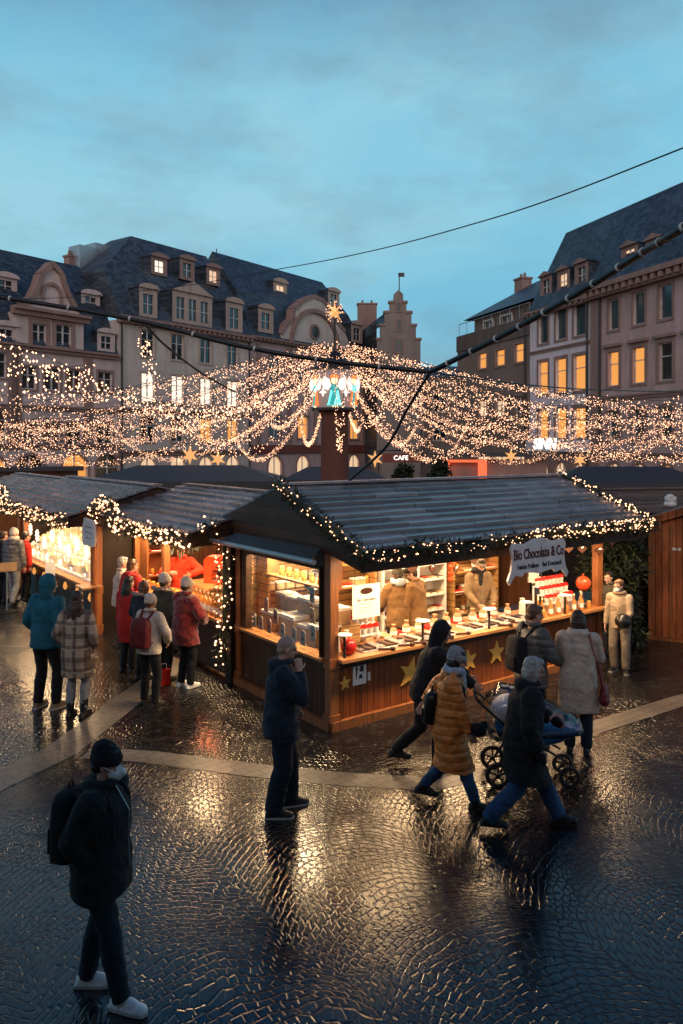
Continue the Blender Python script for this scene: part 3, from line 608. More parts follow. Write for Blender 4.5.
# house front added unseen behind the camera to block sky light from the foreground
Z_ = thing('sky_blocking_house', 'unseen dark house front added behind the camera to shade the foreground', 'house', (16, -3.2, 0), PI, 'houses round the square')
hz_ = [(x-.8, x+.8, z, z+2.2) for x in range(3, 32, 4) for z in (1.6, 5.4)]
body(Z_, 'plaster_brown', 0, 34, 0, 8.6, hz_, depth=8)
for h in hz_: window(Z_, *h, 'pane', 'stone')
cornice(Z_, 0, 34, 8.7, 'stone', out=.5)
poly_roof(Z_, [[(-.2,-.3,8.7), (34.2,-.3,8.7), (34.2,4,11.5), (-.2,4,11.5)], [(-.2,4,11.5), (34.2,4,11.5), (34.2,8.3,8.7), (-.2,8.3,8.7)], [(-.2,-.3,8.7), (-.2,4,11.5), (-.2,8.3,8.7)], [(34.2,-.3,8.7), (34.2,8.3,8.7), (34.2,4,11.5)]])

def text_mesh(name, s, size, m, parent=None, Mx=None, ext=.004, off=0, shear=0, sx=1, align='CENTER'):
    c = bpy.data.curves.new(name, 'FONT'); c.body = s; c.size = size; c.align_x = align; c.align_y = 'CENTER'; c.extrude = ext; c.offset = off; c.shear = shear; c.resolution_u = 3
    o = bpy.data.objects.new(name, c); COL.objects.link(o); bpy.context.view_layer.update()
    me = bpy.data.meshes.new_from_object(o.evaluated_get(bpy.context.evaluated_depsgraph_get())); bpy.data.objects.remove(o); bpy.data.curves.remove(c)
    me.materials.clear(); me.materials.append(m); me.name = name
    if sx != 1: me.transform(Matrix.Diagonal((sx, 1, 1, 1)))
    return put(name, me, parent, Mx)
text_mesh('lettering', 'SINN', .95, M['letters'], fas, TR((FW.u(541)+FW.u(558))/2, -.37, 3.75) @ RX(PI/2), .02, .015, .2, 1.15)

# frame of the chocolate stall: x along its front, y into it
C0 = V((-.136, 10.09, 0)); RZM = math.atan2(.593, .805)
UX, UY = V((.805, .593, 0)), V((-.593, .805, 0))
def MF(x, y, z=0): return C0 + UX*x + UY*y + V((0, 0, z))        # main stall frame -> world
def to_main(p): d = V(p)-C0; return d.dot(UX), d.dot(UY)

# ---------------------------------------------------------------- people
def cloth(name, c, rough=.85, var=.2, sc=9, bmp=.25, bsc=60, sheen=.04):
    m, nt, b = nmat(name); co = coord(nt); n = tex(nt, 'Noise', sc, co, Detail=4.0)
    lk(nt, ramp(nt, n.outputs[0], [(.3, tuple(x*(1-var) for x in c)), (.7, tuple(min(1, x*(1+var)) for x in c))]), b.inputs['Base Color']); b.inputs['Roughness'].default_value = rough; b.inputs['Sheen Weight'].default_value = sheen; b.inputs['Specular IOR Level'].default_value = .3
    f = tex(nt, 'Noise', 7, mapping(nt, co, (1.3, 1.3, .8), rot=(.5, .4, 0)), Detail=3.0, Distortion=1.6); g = tex(nt, 'Noise', bsc*2, co)
    bump(nt, math_(nt, 'ADD', math_(nt, 'ABSOLUTE', math_(nt, 'SUBTRACT', f.outputs[0], .5)), math_(nt, 'MULTIPLY', g.outputs[0], bmp*.08)), b, .6, .04); return m
def puffer(name, c):
    m, nt, b = nmat(name); co = coord(nt); sp = nt.nodes.new('ShaderNodeSeparateXYZ'); lk(nt, co, sp.inputs[0])
    s = math_(nt, 'ABSOLUTE', math_(nt, 'SINE', math_(nt, 'MULTIPLY', sp.outputs[2], 34))); n = tex(nt, 'Noise', 14, co, Detail=4.0)
    lk(nt, ramp(nt, n.outputs[0], [(.3, tuple(x*.75 for x in c)), (.7, tuple(x*1.2 for x in c))]), b.inputs['Base Color']); b.inputs['Roughness'].default_value = .5
    bump(nt, math_(nt, 'ADD', math_(nt, 'POWER', s, .5), math_(nt, 'MULTIPLY', n.outputs[0], 1.0)), b, .5, .022); return m
def plaid(name):
    m, nt, b = nmat(name); co = coord(nt); sp = nt.nodes.new('ShaderNodeSeparateXYZ'); lk(nt, co, sp.inputs[0])
    def st(o, f, w): return math_(nt, 'LESS_THAN', math_(nt, 'FRACT', math_(nt, 'MULTIPLY', o, f)), w)
    c = mixc(nt, st(sp.outputs[0], 6.2, .42), (.55,.42,.31), (.22,.15,.11)); c = mixc(nt, math_(nt, 'MULTIPLY', st(sp.outputs[2], 6.2, .42), .65), c, (.10,.075,.065)); c = mixc(nt, math_(nt, 'MULTIPLY', st(sp.outputs[2], 3.1, .07), .7), c, (.6,.52,.42)); c = mixc(nt, math_(nt, 'MULTIPLY', st(sp.outputs[0], 3.1, .07), .6), c, (.55,.48,.4))
    lk(nt, mixc(nt, .4, c, tex(nt, 'Noise', 40, co).outputs[0], 'MULTIPLY'), b.inputs['Base Color']); b.inputs['Roughness'].default_value = .95; return m
mk(skin=mat('skin', (.52,.30,.22), .5, .12, 12, .1, 80), skin_dark=mat('shaded_skin', (.40,.23,.17), .5, .12, 12, .1, 80), black_cloth=cloth('black_cloth', (.012,.012,.014)), navy=cloth('navy_cloth', (.016,.024,.04)), teal=cloth('teal_cloth', (.012,.11,.165)), tan=puffer('tan_quilted_cloth', (.76,.245,.05)), cream_cloth=cloth('cream_fleece', (.55,.48,.41)),
   redfur=cloth('dark_red_fur', (.17,.012,.014), .95, .5, 30, .9, 45, .5), redcloth=cloth('red_cloth', (.42,.02,.015)), plaid=plaid('plaid_wool'), grey_puff=puffer('grey_quilted_cloth', (.10,.095,.095)), beige=cloth('beige_cloth', (.55,.46,.38)), hoodie=cloth('beige_fleece', (.36,.27,.19)), sand=cloth('sand_trousers', (.20,.165,.13)),
   jeans=cloth('blue_denim', (.025,.075,.17), .8, .3), darkjeans=cloth('dark_denim', (.012,.018,.03)), greyknit=cloth('grey_knit', (.27,.265,.275), .95, .2, 20, .6, 50), creamknit=cloth('cream_knit', (.6,.53,.45), .95, .2, 20, .6, 50), lightblue=cloth('pale_blue_scarf', (.42,.47,.54)), olive=cloth('olive_cloth', (.06,.055,.04)), furtrim=cloth('fur_trim', (.30,.24,.19), .95, .4, 40, .9, 60),
   hair_brown=mat('brown_hair', (.045,.022,.012), .45, .4, 30, .5, 60, stretch=(1,1,.25)), hair_grey=mat('grey_hair', (.34,.32,.30), .5, .3, 30, .5, 60, stretch=(1,1,.25)), hair_dark=mat('dark_hair', (.014,.009,.007), .4, .4, 30, .5, 60, stretch=(1,1,.25)), hair_stub=mat('cropped_grey_hair', (.36,.245,.195), .7, .2, 60, .3, 90), hair_ginger=mat('light_brown_hair', (.13,.06,.03), .45, .4, 30, .5, 60, stretch=(1,1,.25)),
   leather=mat('black_leather', (.012,.011,.011), .3), white_shoe=mat('white_trainer', (.85,.84,.82), .5, .1), tan_shoe=mat('tan_boot', (.22,.15,.10), .6), dark_shoe=mat('dark_shoe', (.014,.013,.013), .45), mask=mat('white_face_mask', (.78,.77,.76), .8, .05), eye=mat('dark_eye', (.01,.008,.007), .2, bmp=0), maroon=cloth('maroon_nylon', (.14,.014,.018), .5), sole=mat('rubber_sole', (.5,.48,.46), .6), redleather=mat('red_leather', (.17,.012,.014), .35), vendor=cloth('tan_canvas', (.19,.10,.04)), blue_nylon=mat('blue_nylon', (.02,.12,.27), .35, .3), vend_beige=cloth('ochre_canvas', (.22,.15,.085)), redshirt=cloth('orange_red_shirt', (.62,.05,.02)))

def finish(mb, name, mats, parent, voxel, smooth=4, wr=0, wf=9, fac=.5, seed=0):
    """weld the overlapping volumes of a MB into one continuous smooth skin"""
    me = mb.mesh(name); ob = bpy.data.objects.new(name, me); COL.objects.link(ob)
    r = ob.modifiers.new('r', 'REMESH'); r.mode = 'VOXEL'; r.voxel_size = voxel; r.adaptivity = 0
    if smooth: s = ob.modifiers.new('s', 'SMOOTH'); s.factor = fac; s.iterations = smooth
    bpy.context.view_layer.update()
    out = bpy.data.meshes.new_from_object(ob.evaluated_get(bpy.context.evaluated_depsgraph_get())); bpy.data.objects.remove(ob); bpy.data.meshes.remove(me)
    if wr:
        nrm = [v.normal.copy() for v in out.vertices]; off = V((seed*3.7, seed*1.3, 0))
        for v, n in zip(out.vertices, nrm):
            p = v.co; q = V((p.x*wf, p.y*wf, p.z*wf*1.5))+off; d = noise.noise(q)+.5*noise.noise(q*2.1); v.co = p+n*(d*wr)
    out.materials.clear()
    for m in (mats if isinstance(mats, (list, tuple)) else [mats]): out.materials.append(m)
    out.polygons.foreach_set('use_smooth', [True]*len(out.polygons)); out.name = name
    return put(name, out, parent)
def ik(a, b, l1, l2, hint):
    a, b = V(a), V(b); d = b-a; L = min(d.length, (l1+l2)*.999); e = d.normalized(); x = (l1*l1-l2*l2+L*L)/(2*L); h = math.sqrt(max(0, l1*l1-x*x)); hp = V(hint)-e*V(hint).dot(e); hp = hp.normalized() if hp.length > 1e-4 else e.orthogonal()
    return a+e*x+hp*h, a+e*L
NP = [0]
def person(label, loc, face, h=1.72, feet=((-.1,0,0), (.1,0,0)), fyaw=(0,0), hip=(0,0), drop=0, lean=.04, side=0, hands=((-.27,.06,.80), (.27,.06,.80)), twist=0, head=(0,0), w=1.0, vox=.014,
           top=None, bottom=None, shoe='dark_shoe', boot=0, hat=None, hair=None, mask=None, scarf=None, skin='skin', glove=None, sole=None, elbow=((-.6,-.7,-.2), (.6,-.7,-.2)), curl=.5, knees=(0,0), group='people at the market', z=0):
    """a figure in its own frame: facing +y, x to its right, metres for a height of 1.75"""
    S = h/1.75; NP[0] += 1; sd = NP[0]
    t = thing('person', label, 'person', (loc[0], loc[1], z), face-PI/2, group); t.scale = (S, S, S)
    hz = .925-drop; H = V((hip[0], hip[1], hz)); U = V((side, lean, 1)).normalized(); F = V((math.sin(-twist), math.cos(twist), 0)); F = (F-U*F.dot(U)).normalized(); X = F.cross(U)
    chest = H+U*.33; nk = H+U*.56; sh = [H+U*.50+X*s*.175*w for s in (-1, 1)]
    hy, hpch = head; HF = (Matrix.Rotation(-hy, 3, 'Z') @ F); HF = (HF*math.cos(hpch)+V((0,0,1))*math.sin(hpch)).normalized(); HU = (U+V((0,0,1))); HU = (HU-HF*HU.dot(HF)).normalized(); HX = HF.cross(HU); hc = nk+U*.055+HU*.095+HF*.02
    RH = Matrix((HX, HF, HU)).transposed(); RT = Matrix((X, F, U)).transposed()
    def hd(x, y, z_): return hc+HX*x+HF*y+HU*z_
    hips = [H+V((s*.095, 0, -.02)) for s in (-1, 1)]; ank = []; kn = []
    for i in (0, 1):
        f = V(feet[i])+V((0,0,.085)); k, a = ik(hips[i], f, .422, .41, (math.sin(fyaw[i])+knees[i], 1, .1)); kn.append(k); ank.append(a)
    el = []; wr = []
    for i in (0, 1): e, a = ik(sh[i], hands[i], .29, .26, RT @ V(elbow[i])); el.append(e); wr.append(a)
    # --- body: one continuous skin
    b = MB(); b.ell(H, (.15*w, .105, .12), RT); b.ell(H+U*.16, (.13*w, .095, .13), RT); b.ell(chest+U*.04, (.155*w, .11, .16), RT); b.cap(sh[0], .05, sh[1], .05); b.cap(nk-U*.04, .058, nk+U*.09+HF*.01, .052)
    b.ell(hd(0,-.008,.028), (.073,.092,.092), RH, 20, 14); b.ell(hd(0,.018,-.045), (.058,.068,.07), RH, 16, 10); b.ell(hd(0,.072,-.095), (.022,.018,.018), RH); b.cap(hd(0,.088,.012), .009, hd(0,.108,-.032), .014, 8); b.ell(hd(0,.083,-.062), (.024,.012,.008), RH); b.ell(hd(0,.080,.026), (.055,.014,.012), RH)
    for s in (-1, 1): b.ell(hd(s*.074,-.005,-.01), (.011,.02,.032), RH); b.ell(hd(s*.033,.07,-.03), (.022,.018,.02), RH)
    for i, s in ((0, -1), (1, 1)):
        b.cap(sh[i], .052, el[i], .042); b.cap(el[i], .042, wr[i], .028); b.cap(hips[i], .085, kn[i], .055); b.cap(kn[i], .055, ank[i], .038)
        fy = V((math.sin(fyaw[i]), math.cos(fyaw[i]), 0)); g = ank[i]+V((0,0,-.05)); b.cap(g-fy*.03, .035, g+fy*.15-V((0,0,.012)), .026)
        d = (wr[i]-el[i]).normalized(); pn = X*(-s); pn = (pn-d*pn.dot(d)).normalized(); sd_ = d.cross(pn)*s      # palm normal and thumb side
        if sd_.dot(F) < 0: sd_ = -sd_
        RP = Matrix((sd_, pn, d)).transposed(); pc = wr[i]+d*.055; b.ell(pc, (.042,.018,.055), RP)
        for q, (o_, ln) in enumerate(((.032, .072), (.011, .082), (-.011, .076), (-.031, .060))):
            k0 = wr[i]+d*.09+sd_*o_; c_ = curl; k1 = k0+(d*math.cos(c_*.6)+pn*math.sin(c_*.6))*ln*.5; k2 = k1+(d*math.cos(c_*1.7)+pn*math.sin(c_*1.7))*ln*.5; b.cap(k0-d*.02, .0105, k1, .0095, 8); b.cap(k1, .0095, k2, .008, 8)
        t0 = wr[i]+d*.03+sd_*.034; t1 = t0+(d*.6+sd_*.7+pn*.3).normalized()*.038; t2 = t1+(d*.95+pn*.45).normalized()*.032; b.cap(t0, .013, t1, .011, 8); b.cap(t1, .011, t2, .009, 8)
    bo = finish(b, 'body', M[skin], t, min(vox*.62, .0095), 2, fac=.4)
    if mask is None or True:
        for s in (-1, 1): e = MB(); e.ell(hd(s*.032,.079,.002), (.013,.008,.0075), RH, 10, 6); e.build('eye', M['eye'], t, True)
    # --- trousers
    if bottom:
        r = MB(); th = bottom.get('t', .012); wd = bottom.get('w', 1); r.ell(H+V((0,0,.0)), (.165*w, .122, .13), RT)
        for i in (0, 1):
            d = (ank[i]-kn[i]).normalized(); e = ank[i]+d*(-.03 if boot else .02); r.cap(hips[i], .092+th, kn[i], (.06+th)*wd); r.tube([kn[i], kn[i].lerp(e, .35)-V((0,.008,0)), e], [(.06+th)*wd, (.062+th)*wd, (.043+th*1.3)*wd], 14); r.ell(kn[i], (.06+th)*wd)
        finish(r, 'trousers', M[bottom['m']], t, vox*.85, 3, .007, 13, seed=sd)
    # --- footwear
    for i in (0, 1):
        s_ = MB(); fy = V((math.sin(fyaw[i]), math.cos(fyaw[i]), 0)); fx = V((fy.y, -fy.x, 0)); tilt = max(0, feet[i][2])
        dn = V((0,0,-1)); fyt = (fy+dn*(tilt*1.1)).normalized() if tilt > .02 else fy; up = fx.cross(fyt); RF = Matrix((fx, fyt, up)).transposed(); base = ank[i]-up*.085+V((0,0,0))
        s_.ell(base-fyt*.035+up*.042, (.038,.05,.042), RF); s_.ell(base+fyt*.06+up*.045, (.04,.09,.045), RF); s_.ell(base+fyt*.14+up*.032, (.044,.062,.032), RF); s_.add([(-.036,-.085,0), (.036,-.085,0), (.046,.1,0), (.040,.175,0), (0,.202,0), (-.040,.175,0), (-.046,.1,0), (-.036,-.085,.03), (.036,-.085,.03), (.046,.1,.028), (.040,.175,.028), (0,.202,.028), (-.040,.175,.028), (-.046,.1,.028)], [(6,5,4,3,2,1,0), (7,8,9,10,11,12,13)]+[(a, (a+1) % 7, 7+(a+1) % 7, 7+a) for a in range(7)], 0, TR(*base) @ RF.to_4x4())
        if boot: dk = (kn[i]-ank[i]).normalized(); s_.cap(ank[i], .052, ank[i]+dk*boot, .066)
        else: s_.cap(ank[i]-up*.03, .045, ank[i]+up*.005, .045)
        so = finish(s_, 'boot' if boot else 'shoe', M[shoe], t, vox*.7, 3, fac=.4)
        if sole: q = MB(); q.prism([(-.037,-.088), (.037,-.088), (.047,.1), (.041,.178), (0,.206), (-.041,.178), (-.047,.1)], .022, 0, TR(*base) @ RF.to_4x4() @ TR(0,0,-.004)); q.build('sole', M[sole], so)
    # --- coat or jacket
    if top:
        th = top.get('t', .03); hem = top.get('hem', .06); fl = top.get('flare', 1.0); c = MB(); m_ = M[top['m']]
        zh = hz-hem; midk = (kn[0]+kn[1])/2
        def leg_at(zz, i): a, q = (hips[i], kn[i]) if zz > kn[i].z else (kn[i], ank[i]); f = (a.z-zz)/max(.01, a.z-q.z); return a.lerp(q, max(0, min(1, f)))
        rings = [(nk-U*.02, .085, .075), (H+U*.50, .165*w+th*.4, .085+th*.6), (H+U*.40, .185*w+th*.5, .115+th), (H+U*.22, .152*w+th, .108+th*1.1), (H+U*.05, .165*w+th, .122+th*1.1)]
        if hem > .0: rings.append((H-V((0,0,min(hem, .09))), (.172*w+th)*(1+.1*(fl-1)), .128+th*1.1))
        nst = max(0, int(hem/.12))
        for k in range(nst):
            zz = hz-.09-(hem-.09)*(k+1)/nst; pL, pR = leg_at(zz, 0), leg_at(zz, 1); cc = (pL+pR)/2; dyy = abs(pL.y-pR.y)/2; dxx = abs(pL.x-pR.x)/2; f = (k+1)/nst
            c0 = V((H.x, H.y, zz)).lerp(V((cc.x, cc.y, zz)), .75); rings.append((c0, max((.172*w+th)*(1+.14*(fl-1)*f*2), dxx+.095+th*.6), max((.128+th)*(1+.14*(fl-1)*f*2), dyy+.095+th*.6)))
        c.loft([(p, X*a, F*d_) for p, a, d_ in rings], 22)
        ll = rings[-1]
        for i in (0, 1): d = (wr[i]-el[i]).normalized(); c.cap(sh[i]-U*.012-X*(-.008 if i == 0 else .008), .074+th*.5, el[i], .048+th*.55); c.tube([el[i], el[i].lerp(wr[i], .5), wr[i]-d*.005], [.047+th*.55, .046+th*.55, .036+th*.5], 12); c.ell(el[i], .047+th*.55)
        hood = top.get('hood')
        if hood == 'down': c.ell(nk-F*.075+U*.0, (.125,.075,.06), RT); c.ell(nk-F*.10-U*.06, (.10,.05,.085), RT); c.tube([nk+X*(.10*math.cos(a))+F*(.085*math.sin(a))+U*.03 for a in [k*PI/8 for k in range(17)]], .03, 8)
        elif hood == 'up': c.ell(hd(0,-.03,.02), (.108,.115,.135), RH, 18, 12); c.cap(nk-F*.03, .085, nk+U*.08-F*.03, .09); c.ell(hd(0,-.1,.0), (.06,.05,.07), RH)
        elif hood == 'collar': c.tube([nk+X*(.078*math.cos(a))+F*(.07*math.sin(a))+U*.035 for a in [k*PI/8 for k in range(17)]], .028, 8)
        if hood == 'up':   # keep the face free
            pass
        jo = finish(c, 'coat' if hem > .2 else 'jacket', m_, t, vox, 5 if th < .05 else 6, top.get('wr', .008), 8, seed=sd)
        if hood == 'up':
            cut = [v for v in jo.data.vertices if (v.co-hc).dot(HF) > .055 and abs((v.co-hc).dot(HX)) < .085 and abs((v.co-hc).dot(HU)) < .10]
            for v in cut: r_ = V(v.co)-hc; v.co = V(v.co)-HF*(r_.dot(HF)-.03)*.95
        if top.get('trim'): q = MB(); q.tube([nk-F*.12+X*(.13*math.cos(a))+U*(.05+.05*math.sin(a)*0)-F*(.03*math.sin(a)) for a in [k*PI/8 for k in range(9)]], .035, 8); q.tube([nk+X*.13+U*.03-F*.1, nk+X*.09+F*.08+U*.0], .032, 8); q.tube([nk-X*.13+U*.03-F*.1, nk-X*.09+F*.08+U*.0], .032, 8); finish(q, 'hood_trim', M[top['trim']], t, .016, 1, .012, 30)
        if top.get('zip'): q = MB(); q.tube([nk+F*(.085)+U*.0, H+U*.40+F*(.118+th*1.1), H+U*.2+F*(.112+th*1.2), H+U*.02+F*(.128+th*1.2)], .006, 6); q.build('zip', M['metal'], t)
    if glove:
        for i in (0, 1): d = (wr[i]-el[i]).normalized(); q = MB(); q.ell(wr[i]+d*.06, .052); q.ell(wr[i]+d*.10, (.05,.035,.05)); q.ell(wr[i]+d*.05+F*.035, .025); finish(q, 'glove', M[glove], t, .012, 2)
    if scarf: q = MB(); q.tube([nk+X*(.088*math.cos(a))+F*(.08*math.sin(a))+U*(.05+.012*math.sin(3*a)) for a in [k*PI/9 for k in range(19)]], .045, 10); q.cap(nk+F*.09+U*.02, .04, nk+F*.13-U*.16+X*.03, .035); q.ell(nk-F*.08+U*.03, (.09,.05,.06), RT); finish(q, 'scarf', M[scarf], t, .013, 2, .008, 18, seed=sd)
    # --- hair, hats, masks
    if hair:
        st, hm = hair; q = MB()
        q.ell(hd(0,-.022,.042), (.084,.098,.092), RH, 20, 12)
        if st == 'short': q.ell(hd(0,-.06,-.01), (.072,.055,.07), RH); q.ell(hd(0,.03,.085), (.068,.055,.035), RH)
        if st == 'bob': q.ell(hd(0,-.045,-.03), (.095,.075,.10), RH); q.ell(hd(.075,-.01,-.03), (.025,.05,.085), RH); q.ell(hd(-.075,-.01,-.03), (.025,.05,.085), RH); q.ell(hd(0,.035,.09), (.068,.05,.035), RH)
        if st == 'long': q.ell(hd(0,-.05,-.06), (.10,.075,.13), RH); q.cap(hd(.05,-.07,-.1), .06, hd(.07,-.085,-.24), .045); q.cap(hd(-.05,-.07,-.1), .06, hd(-.07,-.085,-.24), .045); q.cap(hd(0,-.09,-.1), .06, hd(0,-.10,-.27), .05); q.ell(hd(0,.035,.09), (.068,.05,.035), RH)
        if st == 'stub': q = MB(); q.ell(hd(0,-.016,.034), (.0755,.091,.0885), RH, 20, 12); q.ell(hd(0,-.055,-.015), (.066,.045,.06), RH)
        ho = finish(q, 'hair', M[hm], t, .010, 2, 0 if st == 'stub' else .009, 34, seed=sd)
        if st != 'bald':
            for v in ho.data.vertices:
                r_ = v.co-hc; y = r_.dot(HF); z_ = r_.dot(HU)
                if y > .045 and z_ < .075: v.co = v.co-HF*(y-.035)*.9
    if hat:
        st, hm = hat; q = MB()
        if st == 'beanie':
            q.loft([(hd(0,-.012,.018), HX*.086, HF*.104), (hd(0,-.014,.045), HX*.088, HF*.106), (hd(0,-.018,.085), HX*.084, HF*.10), (hd(0,-.028,.125), HX*.066, HF*.078), (hd(0,-.034,.150), HX*.036, HF*.042), (hd(0,-.036,.158), HX*.01, HF*.012)], 22); q.loft([(hd(0,-.012,.0), HX*.088, HF*.106), (hd(0,-.012,.012), HX*.094, HF*.112), (hd(0,-.012,.05), HX*.094, HF*.112), (hd(0,-.012,.06), HX*.088, HF*.106)], 22); q.ell(hd(0,-.06,.0), (.075,.05,.05), RH)
            ho = finish(q, 'beanie', M[hm], t, .009, 2, .004, 30, seed=sd)
        if st == 'cap': q.ell(hd(0,-.015,.055), (.084,.102,.082), RH, 20, 12); q.ell(hd(0,.10,.055), (.07,.07,.014), RH); finish(q, 'cap', M[hm], t, .009, 2)
    if mask: q = MB(); q.ell(hd(0,.055,-.055), (.064,.052,.055), RH, 18, 12); (q.cap(hd(0,.08,-.02), .028, hd(0,.118,-.055), .022, 10), q.cap(hd(0,.118,-.055), .022, hd(0,.08,-.095), .025, 10)) if mask == 'beak' else q.ell(hd(0,.085,-.055), (.042,.032,.045), RH); mo = finish(q, 'face_mask', M['mask'], t, .009, 2); q = MB(); [q.tube([hd(s*.055,.06,-.04), hd(s*.078,0,.0)], .004, 5) for s in (-1, 1)]; q.build('ear_loop', M['mask'], mo)
    t.update_tag(); inf = dict(t=t, S=S, rz=face-PI/2, loc=V((loc[0], loc[1], z)), H=H, U=U, X=X, F=F, nk=nk, sh=sh, wr=wr, el=el, hc=hc, hz=hz); return inf
def wpt(I, p): return I['loc']+RZ(I['rz']).to_3x3() @ (V(p)*I['S'])
def backpack(I, label, m='black_cloth', sz=(.15,.085,.22), up=.28, back=.175, straps=True, name='backpack'):
    U, F, X, H = I['U'], I['F'], I['X'], I['H']; c = H+U*up-F*back; R = Matrix((X, F, U)).transposed(); t = thing(name, label, 'backpack', I['loc'], I['rz']); t.scale = (I['S'],)*3
    q = MB(); Mt = TR(*c) @ R.to_4x4(); n = 14
    def se(a, b, z, k=.55): return [(math.copysign(abs(math.cos(2*PI*j/20))**k, math.cos(2*PI*j/20))*a, math.copysign(abs(math.sin(2*PI*j/20))**k, math.sin(2*PI*j/20))*b, z) for j in range(20)]
    vs = []; fs = []; lv = [(.80,-1), (.97,-.93), (1,-.6), (1,.3), (.93,.75), (.75,.95), (.4,1.03)]
    for s_, z_ in lv: vs += se(sz[0]*s_, sz[1]*s_, sz[2]*z_)
    for i in range(len(lv)-1):
        for j in range(20): a = i*20+j; b_ = i*20+(j+1) % 20; fs.append((a, b_, b_+20, a+20))
    fs += [tuple(range(20))[::-1], tuple(range((len(lv)-1)*20, len(lv)*20))]; q.add(vs, fs, 0, Mt)
    q.build('bag', M[m], t, True, sharp=50); p = MB(); p.add([(x*.72, -sz[1]-.0+y*.5, z*.5-sz[2]*.35) for x, y, z in [v for s_ in (1,) for v in se(sz[0], .03, -sz[2]*.8)]+se(sz[0], .03, sz[2]*.6)], [tuple(range(20))[::-1], tuple(range(20, 40))]+[(j, (j+1) % 20, 20+(j+1) % 20, 20+j) for j in range(20)], 0, Mt); p.build('front_pocket', M[m], t, True, sharp=50)
    p = MB(); p.tube([c+U*sz[2]*.95-X*.03, c+U*(sz[2]+.06)-X*.02, c+U*(sz[2]+.06)+X*.02, c+U*sz[2]*.95+X*.03], .008, 6); p.build('grab_handle', M[m], t)
    if straps:
        for s in (-1, 1): p = MB(); sh = I['nk']+X*s*.115-U*.03; pts = [c+U*sz[2]*.8+F*.06+X*s*.06, sh-F*.05+U*.05, sh+F*.05+U*.035, sh+F*.125-U*.08+X*s*.02, H+U*.25+F*.14+X*s*.13, c-U*sz[2]*.7+F*.1+X*s*.15]; p.tube(pts, .02, 8); p.build('shoulder_strap', M[m], t)
    return t
def ang(dx, dy): return math.atan2(dy, dx)
def gx(px, d): return (ray(px)*d, d)
A_M = math.atan2(.593, .805)             # looking square on at the chocolate stall's left neighbour
J = lambda m, **k: dict(m=m, **k)
# foreground left
p1 = person('person in black hooded jacket, black beanie and white mask standing alone', gx(104, 5.22), R_(-8), 1.69, feet=((-.10,-.17,0), (.10,.17,0)), fyaw=(-.2,.15), hip=(0,-.02), lean=.03, hands=((-.13,.02,.97), (.13,.02,.97)), elbow=((-.6,-1,0), (.6,-1,0)), head=(-.05,-.05), w=1.08, vox=.011, top=J('black_cloth', t=.065, hem=.16, hood='down', wr=.013, zip=True), bottom=J('darkjeans', t=.014), shoe='white_shoe', sole='sole', hat=('beanie', 'black_cloth'), mask='beak', hair=('short', 'hair_dark'), skin='skin')
backpack(p1, 'boxy black backpack worn by the masked person in the near left', 'black_cloth', (.16,.095,.235), .27, .24)
p11 = person('bald man in dark navy jacket holding a hand to his mouth', gx(281, 7.86), R_(8), 1.77, feet=((-.12,.1,0), (.11,-.08,0)), fyaw=(-.2,.1), lean=.03, hands=((-.21,.12,.98), (.07,.175,1.415)), elbow=((-.3,-1,-.2), (.6,.1,-1)), head=(-.1,-.2), w=1.1, vox=.012, top=J('navy', t=.055, hem=.16, hood='down', wr=.012), bottom=J('darkjeans', t=.026, w=1.12), shoe='dark_shoe', sole='sole', hair=('stub', 'hair_stub'), curl=.7)
p12 = person('woman in long tan quilted coat and grey beanie striding past the counter', gx(446, 8.02), R_(-12), 1.64, feet=((-.07,-.27,.07), (.09,.33,0)), hip=(0,.03), drop=.035, lean=.10, hands=((-.30,-.26,1.02), (.13,.27,.84)), elbow=((-1,-.5,.1), (.7,-.8,-.3)), head=(.1,-.06), vox=.012, top=J('tan', t=.055, hem=.46, hood='down', flare=1.25, wr=.012), bottom=J('jeans', t=.012), shoe='dark_shoe', boot=.16, hat=('beanie', 'greyknit'), scarf='lightblue', hair=('bob', 'hair_dark'), glove=None)
backpack(p12, 'small black backpack on the back of the woman in the tan coat', 'leather', (.13,.075,.17), .16, .215)
m = MB(); m.ell((0,0,0), (.085,.075,.07), nu=16, nv=10); m.ell((.05,.02,.03), .05); m.ell((-.05,.0,.02), .045); o = finish(m, 'rolled_hat', M['black_cloth'], None, .012, 2, .012, 20); o.location = wpt(p12, p12['wr'][1]+V((.02,.10,.04))); tag(o, 'black woolly hat held in the right hand of the woman in the tan coat', 'hat')
p13 = person('person in black coat and black hood leaning forward to push the pushchair', gx(432, 8.95), R_(0), 1.72, feet=((-.09,-.42,.09), (.10,.05,0)), hip=(0,-.10), drop=.03, lean=.30, hands=((-.17,.50,.97), (.17,.50,.97)), elbow=((-.6,-.4,-.9), (.6,-.4,-.9)), head=(0,-.02), vox=.013, top=J('black_cloth', t=.045, hem=.14, hood='up'), bottom=J('black_cloth', t=.016), shoe='dark_shoe', hair=('short', 'hair_dark'), curl=1.2)
p14 = person('grey haired woman in wide black coat and jeans striding beside the pushchair', gx(524, 7.55), R_(-4), 1.70, feet=((-.08,.36,0), (.10,-.36,.05)), hip=(0,-.02), drop=.055, lean=.13, hands=((-.2,.30,1.02), (.26,.10,.86)), elbow=((-.7,-.5,-.5), (.7,-.8,-.3)), head=(-.1,-.08), w=1.12, vox=.012, top=J('black_cloth', t=.065, hem=.36, hood='down', flare=1.5, wr=.014), bottom=J('jeans', t=.02, w=1.1), shoe='dark_shoe', hair=('bob', 'hair_grey'), glove='black_cloth')
